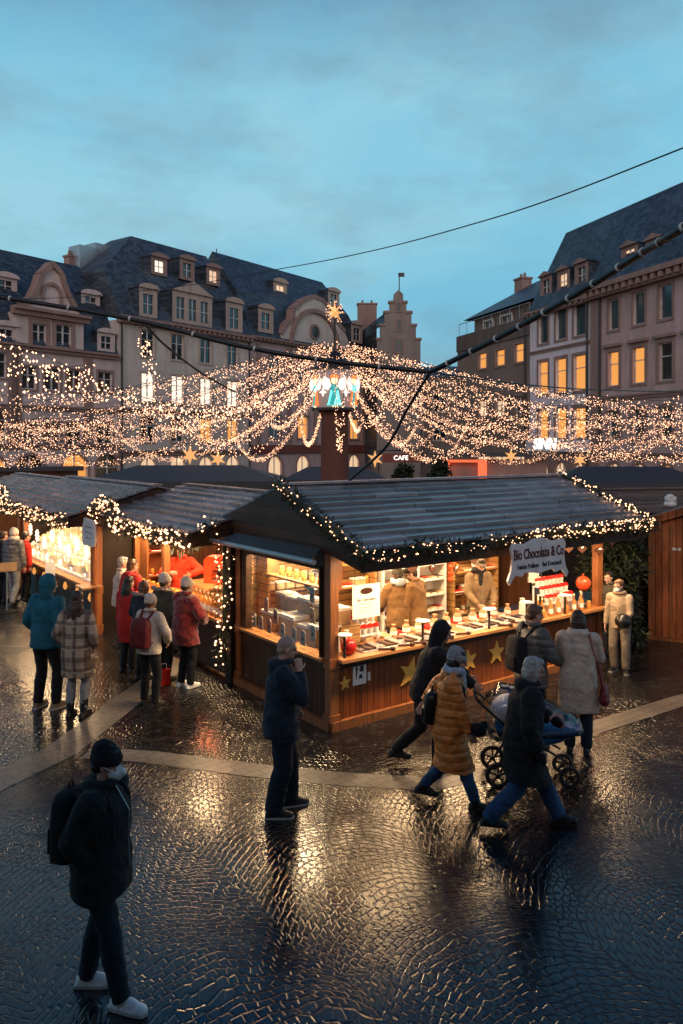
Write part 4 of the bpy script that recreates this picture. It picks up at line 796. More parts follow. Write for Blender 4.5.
p15 = person('person in grey quilted jacket standing at the counter holding papers', gx(531, 9.55), R_(20), 1.74, hands=((-.05,.34,1.10), (.17,.34,1.06)), elbow=((-.8,-.3,-.9), (.8,-.3,-.9)), head=(.15,-.12), w=1.1, vox=.013, top=J('grey_puff', t=.055, hem=.15, hood='collar', wr=.012), bottom=J('darkjeans', t=.018), hair=('short', 'hair_ginger'), curl=.9)
backpack(p15, 'black backpack on the person in the grey quilted jacket', 'black_cloth', (.15,.09,.21), .24, .215)
m = MB(); m.b2((-.10,-.07,0), (.10,.07,.004)); m.b2((-.09,-.05,.006), (.11,.09,.010)); o = m.build('leaflet', M['paper']); o.location = wpt(p15, (p15['wr'][0]+p15['wr'][1])/2+V((0,.09,.02))); o.rotation_euler = (R_(25), 0, R_(-60)); tag(o, 'white leaflets held by the person in the grey quilted jacket', 'paper')
p16 = person('woman in long beige coat with brown bobbed hair seen from behind near the counter', gx(578, 9.4), R_(72), 1.69, hands=((-.13,.30,1.02), (.16,.32,1.02)), elbow=((-.9,-.4,-.7), (.9,-.4,-.7)), head=(.05,-.15), w=1.08, vox=.013, top=J('beige', t=.045, hem=.42, hood='down', flare=1.35), bottom=J('darkjeans', t=.018), hair=('bob', 'hair_brown'))
t = thing('handbag', 'dark red shoulder bag at the right hip of the woman in the beige coat', 'bag', p16['loc'], p16['rz']); t.scale = (p16['S'],)*3
q = MB(); q.ell((.31,.0,.74), (.06,.13,.14), nu=16, nv=10); q.ell((.31,.0,.70), (.07,.14,.10)); finish(q, 'pouch', M['redleather'], t, .012, 3); q = MB(); q.tube([(.30,.10,.82), (.23,.15,1.2), (.13,.10,1.47), (.13,-.05,1.49), (.22,-.16,1.2), (.30,-.11,.82)], .014, 6); q.build('strap', M['redleather'], t)
m = MB(); m.b2((-.08,-.06,0), (.08,.06,.004)); o = m.build('leaflet', M['paper']); o.location = wpt(p16, p16['wr'][1]+V((.02,.09,.03))); o.rotation_euler = (R_(20), R_(10), R_(30)); tag(o, 'white sheet in the right hand of the woman in the beige coat', 'paper')
p17 = person('boy in beige hoodie and white mask standing by the fir screen', gx(620, 12.75), R_(238), 1.50, feet=((-.11,.02,0), (.11,-.03,0)), fyaw=(-.3,.25), hands=((-.11,.27,.98), (.27,.05,.80)), elbow=((-.8,-.6,-.2), (.7,-.7,-.2)), head=(.45,-.05), vox=.013, top=J('hoodie', t=.018, hem=.08, hood='down'), bottom=J('sand', t=.02, w=1.05), shoe='dark_shoe', sole='sole', mask=True, hair=('short', 'hair_ginger'))
m = MB(); m.ell((0,0,0), (.13,.14,.12), nu=18, nv=12); m.ell((.0,.08,-.05), (.09,.07,.05)); o = finish(m, 'helmet', M['leather'], None, .012, 2); o.location = wpt(p17, p17['wr'][0]+V((-.02,.07,.06))); tag(o, 'dark round helmet held under the left arm of the boy in the beige hoodie', 'helmet')
person('small person in dark jacket standing behind the boy at the right post', gx(610, 13.5), R_(225), 1.52, head=(.1,-.15), top=J('olive', t=.035, hem=.1, hood='collar'), bottom=J('darkjeans'), hair=('short', 'hair_dark'))
# left alley
p2 = person('tall man in teal hooded jacket seen from behind beside the woman in plaid', gx(46, 10.95), R_(70), 1.86, feet=((-.13,.0,0), (.12,.05,0)), fyaw=(-.1,.2), lean=.05, hands=((-.21,.12,.97), (.21,.12,.97)), elbow=((-.4,-.9,-.1), (.4,-.9,-.1)), head=(.35,-.05), w=1.05, vox=.013, top=J('teal', t=.045, hem=.12, hood='up'), bottom=J('black_cloth', t=.014), shoe='tan_shoe', sole='sole')
p3 = person('woman in knee length plaid wool coat and black knee boots seen from behind', gx(76, 10.6), R_(82), 1.70, feet=((-.09,0,0), (.10,.02,0)), fyaw=(-.1,.1), hands=((-.20,.12,.97), (.21,.12,.97)), elbow=((-.6,-.8,-.1), (.6,-.8,-.1)), head=(-.1,0), vox=.013, top=J('plaid', t=.035, hem=.36, flare=1.3, hood='collar'), bottom=J('greyknit', t=.004), shoe='leather', boot=.30, hair=('long', 'hair_brown'))
p4 = person('woman in cream fleece jacket and cream beanie at the rear of the queue', gx(149, 11.1), R_(62), 1.56, feet=((-.12,.02,0), (.14,-.02,0)), fyaw=(-.2,.2), hands=((-.19,.22,.97), (.20,.22,.98)), elbow=((-1,-.4,-.2), (1,-.4,-.2)), vox=.013, top=J('cream_cloth', t=.045, hem=.10, hood='collar'), bottom=J('black_cloth', t=.014), shoe='dark_shoe', hat=('beanie', 'creamknit'), hair=('short', 'hair_ginger'))
backpack(p4, 'maroon rucksack on the woman in the cream fleece jacket', 'maroon', (.17,.10,.23), .26, .205)
person('woman in dark red fur coat and white beanie at the near end of the queue', gx(185, 11.9), R_(48), 1.66, feet=((-.1,0,0), (.1,.03,0)), hands=((-.16,.25,1.05), (.18,.25,1.05)), elbow=((-1,-.3,-.5), (1,-.3,-.5)), vox=.014, w=1.05, top=J('redfur', t=.065, hem=.22, flare=1.2, hood='collar', wr=.018), bottom=J('black_cloth', t=.012), shoe='white_shoe', hat=('beanie', 'creamknit'), hair=('short', 'hair_brown'))
person('person in dark olive jacket and cream beanie in the queue', gx(163, 12.25), R_(50), 1.66, vox=.015, hands=((-.15,.25,1.05), (.2,.2,1.0)), top=J('olive', t=.05, hem=.2, hood='down', trim='furtrim'), bottom=J('black_cloth'), hat=('beanie', 'creamknit'), hair=('short', 'hair_brown'))
person('woman in navy jacket with fur trimmed hood in the queue', gx(142.5, 12.3), R_(55), 1.55, vox=.015, hands=((-.2,.2,1.0), (.2,.2,1.0)), top=J('navy', t=.05, hem=.16, hood='down', trim='furtrim'), bottom=J('black_cloth'), hair=('bob', 'hair_ginger'))
person('woman in long red coat with long dark hair in the queue', gx(127.5, 12.75), R_(62), 1.54, vox=.015, top=J('redcloth', t=.04, hem=.38, hood='collar'), bottom=J('black_cloth'), hair=('long', 'hair_dark'))
person('person in bright red hooded jacket at the far end of the queue', gx(130.5, 13.65), R_(48), 1.69, vox=.016, hands=((-.2,.2,1.0), (.2,.25,1.0)), top=J('redcloth', t=.05, hem=.14, hood='down'), bottom=J('darkjeans'), hair=('short', 'hair_ginger'))
person('grey haired person in pale jacket farthest along the counter of the red lit stall', gx(120.5, 14.3), R_(20), 1.64, vox=.017, top=J('beige', t=.04, hem=.12, hood='collar'), bottom=J('darkjeans'), hair=('short', 'hair_grey'))
person('person in grey jacket, pale jeans and cream beanie walking at the far left edge', gx(13, 18.0), R_(75), 1.76, vox=.017, feet=((-.1,.15,0), (.12,-.18,.03)), top=J('grey_puff', t=.05, hem=.12, hood='down'), bottom=J('greyknit'), hat=('beanie', 'creamknit'), scarf='creamknit')
person('person in bright red jacket standing at the far end of the bright stall', gx(24.5, 18.6), R_(40), 1.62, vox=.017, top=J('redcloth', t=.05, hem=.2, hood='collar'), bottom=J('black_cloth'), hair=('short', 'hair_dark'))
person('person in dark coat half cut off by the photo edge', gx(2, 18.4), R_(60), 1.66, vox=.018, top=J('black_cloth', t=.05, hem=.25, hood='down'), bottom=J('black_cloth'), hair=('short', 'hair_brown'))
# sellers
person('seller in ochre jacket and cap standing behind the chocolate counter', MF(4.02, 1.25)[:2], RZM-PI/2+R_(-18), 1.76, hands=((-.13,.30,1.0), (.16,.30,1.0)), elbow=((-.9,-.4,-.7), (.9,-.4,-.7)), head=(0,-.3), vox=.014, top=J('vend_beige', t=.03, hem=.1, hood='collar', zip=True), bottom=J('darkjeans'), hat=('cap', 'sand'), hair=('short', 'hair_dark'), mask=None, scarf='black_cloth')
person('seller in tan jacket and grey scarf with back turned inside the chocolate stall', MF(2.30, 1.35)[:2], RZM+R_(70), 1.72, hands=((-.2,.28,1.02), (.2,.28,1.05)), head=(.2,-.2), vox=.014, top=J('vendor', t=.04, hem=.14, hood='collar'), bottom=J('darkjeans'), hat=('beanie', 'olive'), scarf='lightblue', hair=('short', 'hair_brown'))
person('second seller in tan jacket and dark cap bending toward the shelves of the chocolate stall', MF(2.62, 1.25)[:2], RZM+R_(110), 1.74, hands=((-.2,.28,1.0), (.2,.30,1.1)), head=(-.5,-.3), lean=.1, vox=.014, top=J('vendor', t=.045, hem=.14, hood='collar'), bottom=J('darkjeans'), hat=('cap', 'black_cloth'), hair=('short', 'hair_dark'))
person('seller in orange red shirt with one arm bent inside the red lit stall', MF(.72, 6.05)[:2], RZM+R_(235), 1.74, hands=((-.22,.3,1.2), (.16,.34,1.25)), elbow=((-1,-.2,-.4), (1,-.2,-.4)), head=(.3,-.3), vox=.014, top=J('redshirt', t=.04, hem=.1, hood='collar'), bottom=J('darkjeans'), hair=('short', 'hair_dark'))
# pushchair
pr = thing('pushchair', 'pushchair with blue foot cover under a clear rain cover, black spoked wheels', 'pushchair', (1.60, 8.68, 0), R_(-4)); pr.scale = (.9, .9, .9)
for s in (-1, 1):
    m = MB(); m.tube([(-.10,s*.22,1.0), (.25,s*.24,.70), (.95,s*.2,.30)], .015, 8); m.tube([(.15,s*.25,.17), (.33,s*.24,.46), (.40,s*.235,.615)], .015, 8); m.bar((.3,s*.24,.6), (.42,s*.238,.6), .03, .12); m.build('frame', M['dark_metal'], pr)
m = MB(); m.tube([(-.08,-.22,1.0), (-.12,-.2,1.02), (-.12,.2,1.02), (-.08,.22,1.0)], .02, 8); m.build('handlebar', M['black_cloth'], pr)
def wheel(x, y, r, w_=.05):
    m = MB(); m.tube([(x+r*.88*math.cos(a), y, r+r*.88*math.sin(a)) for a in [k*PI/12 for k in range(25)]], r*.2, 8, caps=False); t = m.build('wheel', M['dark_shoe'], pr, True); q = MB()
    for k in range(5): a = 2*PI*k/5+.3; q.bar((x, y, r), (x+r*.8*math.cos(a), y, r+r*.8*math.sin(a)), .03, .02)
    q.tube([(x, y-.04, r), (x, y+.04, r)], .03, 10); q.build('rim', M['dark_metal'], t)
for s in (-1, 1): wheel(.12, s*.27, .145); wheel(.98, s*.2, .12)
q = MB(); q.loft([((.12,0,.62), V((0,.2,0)), V((-.03,0,.1))), ((.3,0,.56), V((0,.22,0)), V((-.03,0,.18))), ((.6,0,.56), V((0,.22,0)), V((-.02,0,.17))), ((.9,0,.60), V((0,.2,0)), V((0,0,.12))), ((1.12,0,.64), V((0,.12,0)), V((0,0,.05)))], 18); finish(q, 'seat_shell', M['blue_nylon'], pr, .016, 2, .006, 14)
q = MB(); q.ell((.30,0,.84), (.24,.20,.2), nu=20, nv=12); finish(q, 'hood', M['signgrey'], pr, .02, 2, .006, 14)
q = MB(); q.loft([((-.02,0,.8), V((0,.24,0)), V((.05,0,.22))), ((.15,0,.82), V((0,.29,0)), V((.02,0,.36))), ((.5,0,.8), V((0,.30,0)), V((-.02,0,.34))), ((.85,0,.72), V((0,.27,0)), V((-.02,0,.22))), ((1.16,0,.66), V((0,.17,0)), V((0,0,.09)))], 20)
me_ = finish(q, 'rain_cover', M['film'], pr, .025, 3, .018, 7)
# ---------------------------------------------------------------- market stalls
def board_roof(par, x0, x1, y0, y1, ze0, zr, yr, ze1, mt, n0=9, n1=9, L=1.1, nm='roof'):
    """roof of overlapping boards: front slope y0..yr, back slope yr..y1"""
    m = MB()
    for (ya, za, yb, zb, n) in ((y0, ze0, yr, zr, n0), (y1, ze1, yr, zr, n1)):
        for k in range(n):
            f0, f1 = k/n, min(1.0, (k+1)/n+.02); x = x0
            while x < x1-.02:
                xe = min(x1, x+L*rnd(.7, 1.3)); 
                if x1-xe < .25: xe = x1
                lift = rnd(.012, .024); a = za+(zb-za)*f0+.046+rnd(-.004, .004); b = za+(zb-za)*f1+.004
                p0, p1 = ya+(yb-ya)*f0-(.015 if yb > ya else -.015)*rnd(.2, 1), ya+(yb-ya)*f1
                g = .004
                m.add([(x+g,p0,a-.042), (xe-g,p0,a-.042), (xe-g,p1,b-.02), (x+g,p1,b-.02), (x+g,p0,a), (xe-g,p0,a), (xe-g,p1,b), (x+g,p1,b)], [(3,2,1,0),(4,5,6,7),(0,1,5,4),(2,3,7,6),(0,4,7,3),(1,2,6,5)])
                x = xe
    m.bar((x0, yr, zr+.03), (x1, yr, zr+.03), .2, .03)
    o = m.build(nm, M[mt], par)
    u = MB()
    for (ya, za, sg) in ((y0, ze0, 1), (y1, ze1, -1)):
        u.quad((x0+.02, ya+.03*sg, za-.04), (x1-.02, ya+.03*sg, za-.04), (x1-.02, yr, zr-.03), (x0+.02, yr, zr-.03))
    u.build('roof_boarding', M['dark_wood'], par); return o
def lamp(par, x0, x1, y, z, power, nm='tube_lamp', tube=True, tilt=0, size=.14, col=(1, .66, .34)):
    m = MB(); m.tube([(x0, y, z), (x1, y, z)], .022, 8); m.b2((x0-.03, y-.03, z+.024), (x1+.03, y+.03, z+.05), 1)
    o = m.build(nm, [M['strip'], M['white']], par)
    d = bpy.data.lights.new('lamp', 'AREA'); d.shape = 'RECTANGLE'; d.size = abs(x1-x0); d.size_y = size; d.energy = power; d.color = col
    l = put('lamp_light', d, par, TR((x0+x1)/2, y, z-.03) @ RX(tilt)); return o
def leafy(m, c, n, r, ln=.13, w=.022, flat=(1,1,1)):
    for _ in range(n):
        d = V((random.gauss(0, 1), random.gauss(0, 1), random.gauss(0, 1))).normalized(); d = V((d.x*flat[0], d.y*flat[1], d.z*flat[2]))
        p = V(c)+d*rnd(.1, r); e = (d+V((rnd(-.6,.6), rnd(-.6,.6), rnd(-.8,.4)))).normalized(); s = e.cross(V((rnd(-1,1), rnd(-1,1), rnd(-1,1)))).normalized()*w; L = ln*rnd(.6, 1.3)
        m.quad(p-s, p+e*L*.5-s*1.3, p+e*L, p+e*L*.5+s*1.3, p+s)
def garland(label, paths, r=.12, dens=120, bden=26, name='lit_garland', group='fir garlands with fairy lights', br=.017, jit=1.0):
    """fir garland with its bulbs following world polylines"""
    t = MB(); b = MB()
    for pts in paths:
        for p, q in zip(pts, pts[1:]):
            p, q = V(p), V(q); L = (q-p).length
            for k in range(max(1, int(L*14))): leafy(t, p.lerp(q, (k+rnd(0, 1))/(L*14)), int(dens/5), r, .085, .006)
            for k in range(int(L*bden)):
                d = V((random.gauss(0, 1), random.gauss(0, 1), random.gauss(0, 1))).normalized()
                b.octa(p.lerp(q, rnd(0, 1))+d*r*rnd(.75, 1.15)*jit, br*rnd(.75, 1.2))
        t.tube(pts, .03, 6)
    o = t.build(name, M['fir']); tag(o, label, 'garland', group)
    o2 = b.build('bulbs', M['bulb'], o); o2['kind'] = 'stuff'; return o
def rot_star(m, R, t, n=5, k=.42, Mx=None, mi=0):
    m.prism([((R if i % 2 == 0 else R*k)*math.sin(PI*i/n), (R if i % 2 == 0 else R*k)*math.cos(PI*i/n)) for i in range(2*n)], t, mi, Mx)

# ======== the chocolate stall
L, D = 5.72, 2.5; EZ, RZ_, YR = 2.40, 3.12, 1.2
S = thing('market_stall', 'brown timber stall with slate grey board roof selling chocolate, gold stars on its front', 'market stall', C0, RZM, 'timber stalls of the market')
m = MB(); m.b2((.0, -.04, .0), (L, D, .08)); m.build('floor', M['black_wood'], S)
m = MB(); m.b2((.07, 0, .10), (L-.07, .06, .87)); m.build('counter_front', M['front_wood'], S)
m = MB(); m.b2((-.03, -.07, .0), (L+.03, -.005, .12)); m.b2((-.07, -.03, .003), (-.005, D, .12)); m.build('skirting', M['post_wood'], S)
m = MB(); m.b2((.07, -.16, .885), (L+.02, .62, .925)); m.build('counter_top', M['counter'], S)
m = MB(); m.b2((.10, -.03, .78), (L-.1, -.002, .882)); m.build('counter_rail', M['dark_wood'], S)
def post(par, x, y, z=2.42, w=.13, mt='post_wood'): m = MB(); m.box((x, y, z/2), (w, w, z)); m.b2((x-w/2-.015, y-w/2-.015, .80), (x+w/2+.015, y+w/2+.015, .93)); m.b2((x-w/2-.02, y-w/2-.02, .06), (x+w/2+.02, y+w/2+.02, .2)); return m.build('post', M[mt], par)
for x, y in ((.04, .04), (L-.02, .04), (.04, D-.06), (L-.04, D-.06)): post(S, x, y, 2.42 if y < 1 else 2.5)
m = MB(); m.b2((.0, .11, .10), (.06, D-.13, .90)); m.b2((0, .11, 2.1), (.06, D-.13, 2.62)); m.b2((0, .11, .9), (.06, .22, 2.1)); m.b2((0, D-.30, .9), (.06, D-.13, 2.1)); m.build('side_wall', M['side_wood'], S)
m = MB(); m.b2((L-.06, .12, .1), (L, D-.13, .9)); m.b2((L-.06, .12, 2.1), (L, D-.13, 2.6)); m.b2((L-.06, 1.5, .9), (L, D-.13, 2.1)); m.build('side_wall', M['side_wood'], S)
m = MB(); m.b2((.1, D-.06, .08), (L-.1, D, 2.5)); m.build('back_wall', M['pine'], S)
m = MB(); m.b2((-.09, .10, .88), (.25, D-.14, .915)); m.build('window_ledge', M['counter'], S)
m = MB()
for a, b in (((-.03, .2, .916), (.07, .235, 2.1)), ((-.03, D-.335, .916), (.07, D-.30, 2.1)), ((-.03, .236, 2.06), (.07, D-.336, 2.1))): m.b2(a, b)
wf = m.build('window_frame', M['dark_wood'], S)
m = MB(); m.b2((.015, .24, .918), (.021, D-.34, 2.058)); m.build('pane', M['glass'], wf)
# gables
for x in (-.052, L+.34):
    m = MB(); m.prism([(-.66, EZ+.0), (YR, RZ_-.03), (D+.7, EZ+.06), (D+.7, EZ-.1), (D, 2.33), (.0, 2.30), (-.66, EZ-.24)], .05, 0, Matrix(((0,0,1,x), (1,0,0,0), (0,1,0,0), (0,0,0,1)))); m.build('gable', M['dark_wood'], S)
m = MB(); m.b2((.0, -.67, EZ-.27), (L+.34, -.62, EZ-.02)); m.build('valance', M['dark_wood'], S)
m = MB(); m.b2((0, .0, 2.30), (L+.33, .06, 2.42)); m.b2((.02, D-.08, 2.4), (L, D-.01, 2.55)); m.build('wall_plate', M['post_wood'], S)
board_roof(S, -.04, L+.42, -.72, D+.75, EZ, RZ_, YR, EZ+.05, 'shingle', 11, 11)
m = MB(); m.quad((.1,.1,2.37), (L-.1,.1,2.37), (L-.1,D-.1,2.45), (.1,D-.1,2.45)); m.build('ceiling', M['pine'], S)
# folded metal awning on the left side
m = MB(); m.add([(-.14,.02,2.37), (-.14,D-.25,2.37), (-.36,D-.05,2.26), (-.36,-.05,2.26), (-.14,.02,2.33), (-.14,D-.25,2.33), (-.36,D-.05,2.22), (-.36,-.05,2.22)], [(0,1,2,3),(7,6,5,4),(0,3,7,4),(1,5,6,2),(2,6,7,3),(0,4,5,1)])
aw = m.build('awning', M['tent'], S); m = MB(); m.tube([(-.40,-.2,2.24), (-.40,D+.35,2.24)], .035, 10); m.build('awning_bar', M['metal'], aw)
lamp(S, .2, L-.2, -.52, 2.16, 200, tilt=R_(12)); lamp(S, .5, L-.5, 1.5, 2.30, 170)
def lampy(par, x, y0, y1, z, p): 
    m = MB(); m.tube([(x, y0, z), (x, y1, z)], .02, 8); m.build('tube_lamp', M['strip'], par); d = bpy.data.lights.new('lamp', 'AREA'); d.shape = 'RECTANGLE'; d.size = .12; d.size_y = y1-y0; d.energy = p; d.color = (1, .70, .38); put('lamp_light', d, par, TR(x, (y0+y1)/2, z-.03))
lampy(S, .28, .4, D-.4, 2.22, 150)
# gold stars and notice on the front
for x, z, r, ro in ((.215, .58, .10, .1), (1.36, .52, .235, -.25), (2.50, .50, .18, .15), (3.10, .53, .185, -.05), (4.25, .5, .175, .2), (4.95, .5, .15, .1)):
    m = MB(); rot_star(m, r, .02, Mx=TR(x, -.002, z) @ RX(PI/2) @ RZ(ro)); m.build('star', M['gold'], S)
m = MB(); m.b2((.35, -.012, .52), (.57, -.003, .83)); nt_ = m.build('notice', M['paper'], S)
m = MB(); m.b2((.395, -.016, .60), (.525, -.013, .77), 0); m.build('notice_panel', M['inkblue'], nt_)
m = MB(); m.lathe([(.022, 0), (.022, .003)], n=12, Mx=None) if 0 else None
m.prism([(-.06,-.075), (-.02,-.075), (-.01,-.02), (.03,-.02), (.05,-.075), (.075,-.07), (.045,.01), (-.005,.01), (-.005,.04), (-.04,.04), (-.045,-.02)], .003, 0, TR(.46, -.017, .68) @ RX(PI/2)); m.prism([(.022*math.cos(PI*k/6)-.02, .022*math.sin(PI*k/6)+.068) for k in range(12)], .003, 0, TR(.46, -.017, .68) @ RX(PI/2)); m.build('pictogram', M['paper'], nt_)
m = MB(); m.b2((.60, -.02, .55), (.635, -.003, .66)); m.build('switch_plate', M['white'], S)
# upright guard posts on the counter with a round cap
for x in (.18, 1.55, 2.9, 3.75, 4.7):
    m = MB(); m.tube([(x, -.05, .926), (x, -.05, 1.22)], .018, 8); o = m.build('guard_post', M['dark_metal'], S); m = MB(); m.lathe([(.10, 1.22), (.105, 1.235), (.02, 1.25)], (x, -.05, 0), 16); m.build('cap', M['white'], o)
m = MB(); m.b2((.3, -.055, 1.0), (2.6, -.049, 1.22)); m.b2((2.95, -.055, 1.0), (5.4, -.049, 1.22)); m.build('guard_glass', M['glass'], S)
# hanging name board
sx = 3.0
hb_ = thing('hanging_sign', 'grey scroll shaped name board reading Bio Chocolate & Co hung from the eaves', 'sign', MF(sx, -.90, -.07), RZM)
pl = [(-.62,-.30), (-.55,-.22), (-.50,-.18), (-.36,-.205), (-.30,-.15), (0,-.19), (.30,-.15), (.36,-.205), (.50,-.18), (.55,-.22), (.62,-.30), (.66,-.24), (.59,-.12), (.56,.05), (.60,.2), (.55,.27), (.3,.25), (.1,.31), (-.1,.31), (-.3,.25), (-.55,.27), (-.60,.2), (-.56,.05), (-.59,-.12), (-.66,-.24)]
m = MB(); m.prism(pl, .03, 0, TR(0, .015, 2.13) @ RX(PI/2)); bd = m.build('board', M['signgrey'], hb_)
text_mesh('lettering', 'Bio Chocolate & Co', .20, M['inkred'], bd, TR(0, -.017, 2.23) @ RX(PI/2), .003, .006, 0, .66)
text_mesh('lettering', 'Feinste Pralinen', .095, M['inkblue'], bd, TR(-.24, -.017, 2.06) @ RX(PI/2), .003, .002, 0, .75); text_mesh('lettering', 'Bad Kreuznach', .095, M['inkblue'], bd, TR(.28, -.017, 2.06) @ RX(PI/2), .003, .002, 0, .75)
m = MB(); m.tube([(-.5, .02, 2.38), (-.5, .02, 2.5)], .008, 6); m.tube([(.5, .02, 2.38), (.5, .02, 2.5)], .008, 6); m.build('hanger', M['dark_metal'], hb_)
# inside: shelves, cupboards
def shelf_unit(loc, rz, w, h, n, mt='white', label='', d=.32, group=None, z=.08):
    t = thing('shelf_unit', label, 'shelf', loc, rz, group)
    m = MB(); m.b2((-w/2, 0, z), (-w/2+.04, d, z+h)); m.b2((w/2-.04, 0, z), (w/2, d, z+h)); m.b2((-w/2, d-.02, z), (w/2, d-.003, z+h)); m.build('side_frame', M[mt], t)
    for k in range(n): zz = z+.1+(h-.12)*k/(n-1); q = MB(); q.b2((-w/2+.042, .0, zz-.012), (w/2-.042, d-.022, zz+.012)); q.build('shelf', M[mt], t)
    return t
shelf_unit(MF(2.95, D-.42), RZM, .75, 2.05, 8, label='white shelf rack full of flat chocolate packs behind the two tan jacketed sellers')
shelf_unit(MF(3.72, D-.42), RZM, .70, 2.05, 8, label='white shelf rack standing behind the capped seller')
shelf_unit(MF(1.95, D-.42), RZM, 1.0, 2.05, 6, 'pine', label='pine shelf rack crowded with jars and packs left of the two tan jacketed sellers')
shelf_unit(MF(4.85, D-.42), RZM, 1.2, 2.05, 6, 'pine', label='pine shelf rack crowded with jars and packs at the right end of the stall')
shelf_unit(MF(.85, D-.42), RZM, 1.1, 2.0, 4, 'pine', label='brown wooden shelf rack against the back wall behind the side window')
proto = {}
def goods(kind, label, cat, loc, rz=0, group=None, scale=None):
    p = proto.get(kind)
    if p is None:
        p = MK[kind](); proto[kind] = p; p.location = loc; p.rotation_euler = (0, 0, rz); tag(p, label, cat, group)
        if scale: p.scale = (scale,)*3
        return p
    return dup(p, loc, rz, label, group, scale)
def mk_pack(mt): 
    def f(): m = MB(); m.b2((-.08,-.11,0), (.08,.11,.035)); m.b2((-.07,-.112,.006), (.07,-.1105,.028), 1); return m.build('chocolate_pack', [M[mt], M['paper']])
    return f
def mk_jar():
    m = MB(); m.lathe([(.035,0), (.04,.01), (.04,.09), (.03,.105), (.03,.11)], n=12); o = m.build('jar', M['amber'], smooth=True, sharp=40); m = MB(); m.lathe([(.032,.111), (.032,.13)], n=12); m.build('lid', M['gold'], o); return o
def mk_bottle():
    m = MB(); m.lathe([(.036,0), (.04,.01), (.04,.17), (.014,.22), (.013,.29)], n=12); o = m.build('bottle', M['amber'], smooth=True, sharp=40); m = MB(); m.lathe([(.016,.28), (.016,.31)], n=10); m.build('cap', M['cream'], o); m = MB(); m.lathe([(.0412,.05), (.0412,.13)], n=12); m.build('label', M['paper'], o); return o
def mk_tray():
    m = MB(); m.b2((-.15,-.17,0), (.15,.17,.012)); m.b2((-.15,-.17,.013), (-.14,.17,.035)); m.b2((.14,-.17,.013), (.15,.17,.035)); o = m.build('tray', M['paper']); m = MB()
    for k in range(4): m.b2((-.12+k*.065,-.14,.0125), (-.075+k*.065,.12,.03+.008*(k % 2)))
    m.build('chocolate_bars', M['choc'], o); return o
def mk_tool():
    m = MB(); m.tube([(-.11,0,.02), (.05,0,.02)], .016, 8); m.lathe([(.03,0), (.036,.02), (.03,.045)], (.09,0,0), 10); m.b2((.05,-.02,.01), (.13,.02,.03)); return m.build('chocolate_spoon', M['choc'])
def mk_cup():
    m = MB(); m.lathe([(.03,0), (.042,.085), (.044,.09)], n=12); o = m.build('cup', M['white'], smooth=True, sharp=40); m = MB(); m.lathe([(.0405,.086), (.048,.10), (.04,.13), (.015,.145)], n=12); m.build('topping', M['red'], o); return o
def mk_candle():
    m = MB(); m.lathe([(.03,0), (.03,.14), (.012,.15)], n=10); o = m.build('candle', M['cream']); m = MB(); m.lathe([(.004,.15), (.012,.17), (.002,.20)], n=8); m.build('flame', M['bulb'], o); return o
def mk_card():
    m = MB(); m.prism([(-.07,0), (.07,0), (.07,.21), (.035,.25), (-.035,.25), (-.07,.21)], .012, 0, RX(PI/2)); o = m.build('hanging_card', M['greypaper']); m = MB(); m.prism([(.035*math.cos(k*PI/8), .11+.035*math.sin(k*PI/8)) for k in range(16)], .003, 0, TR(0,-.0125,0) @ RX(PI/2)); m.build('emblem', M['ink'], o); return o
def mk_box(): m = MB(); m.b2((-.12,-.09,0), (.12,.09,.16)); m.b2((-.125,-.095,.161), (.125,.095,.19), 1); return m.build('gift_box', [M['card'], M['white']])
def mk_house(): m = MB(); m.b2((-.07,-.05,0), (.07,.05,.10)); m.prism([(-.085,.1005), (.085,.1005), (0,.19)], .12, 1, TR(0,.06,0) @ RX(PI/2)); m.b2((-.02,-.053,.02), (.02,-.0505,.06), 2); return m.build('ceramic_house', [M['white'], M['cream'], M['bulb']])
def mk_ball(): m = MB(); m.ell((0,0,.06), .06, nu=14, nv=9); m.lathe([(.014,.115), (.014,.135)], n=8, mi=1); return m.build('bauble', [M['cream'], M['gold']], smooth=True)
def mk_lantern():
    m = MB(); m.b2((-.06,-.06,0), (.06,.06,.015)); m.b2((-.06,-.06,.19), (.06,.06,.205))
    for a in (-1, 1):
        for b in (-1, 1): m.b2((a*.055-.006, b*.055-.006, .016), (a*.055+.006, b*.055+.006, .189))
    m.lathe([(.06,.206), (.01,.26)], n=4); o = m.build('candle_lantern', M['white']); m = MB(); m.lathe([(.03,.016), (.03,.09), (.005,.12)], n=10); m.build('candle', M['bulb'], o); return o
def mk_pouch():
    m = MB(); m.lathe([(.05,0), (.058,.03), (.055,.11), (.02,.15), (.035,.19)], n=10); o = m.build('pouch', M['card'], smooth=True, sharp=50); m = MB(); m.lathe([(.024,.145), (.024,.157)], n=10); m.build('ribbon', M['red'], o); m = MB(); m.lathe([(.0585,.035), (.0575,.09)], n=10); m.build('label', M['paper'], o); return o
def mk_price(): m = MB(); m.prism([(-.05,0), (.05,0), (.05,.075), (-.05,.075)], .006, 0, RX(PI/2-.2)); m.b2((-.035,-.008,.045), (.035,-.0065,.05), 1); return m.build('price_card', [M['paper'], M['ink']])
def mk_heart():
    m = MB(); m.prism([(.085*math.sin(t)**3*1.05, .07*(13*math.cos(t)-5*math.cos(2*t)-2*math.cos(3*t)-math.cos(4*t))/16-.02) for t in [-k*2*PI/26 for k in range(26)]], .02, 0, RX(PI/2)); o = m.build('iced_heart', M['choc']); m = MB(); m.tube([(0,-.01,.03), (0,-.01,.22)], .003, 4); m.build('ribbon', M['red'], o); m = MB(); m.prism([(-.03,-.0), (.03,0), (.02,.025), (-.02,.025)], .003, 0, TR(0,-.0215,0) @ RX(PI/2)); m.build('icing', M['white'], o); return o
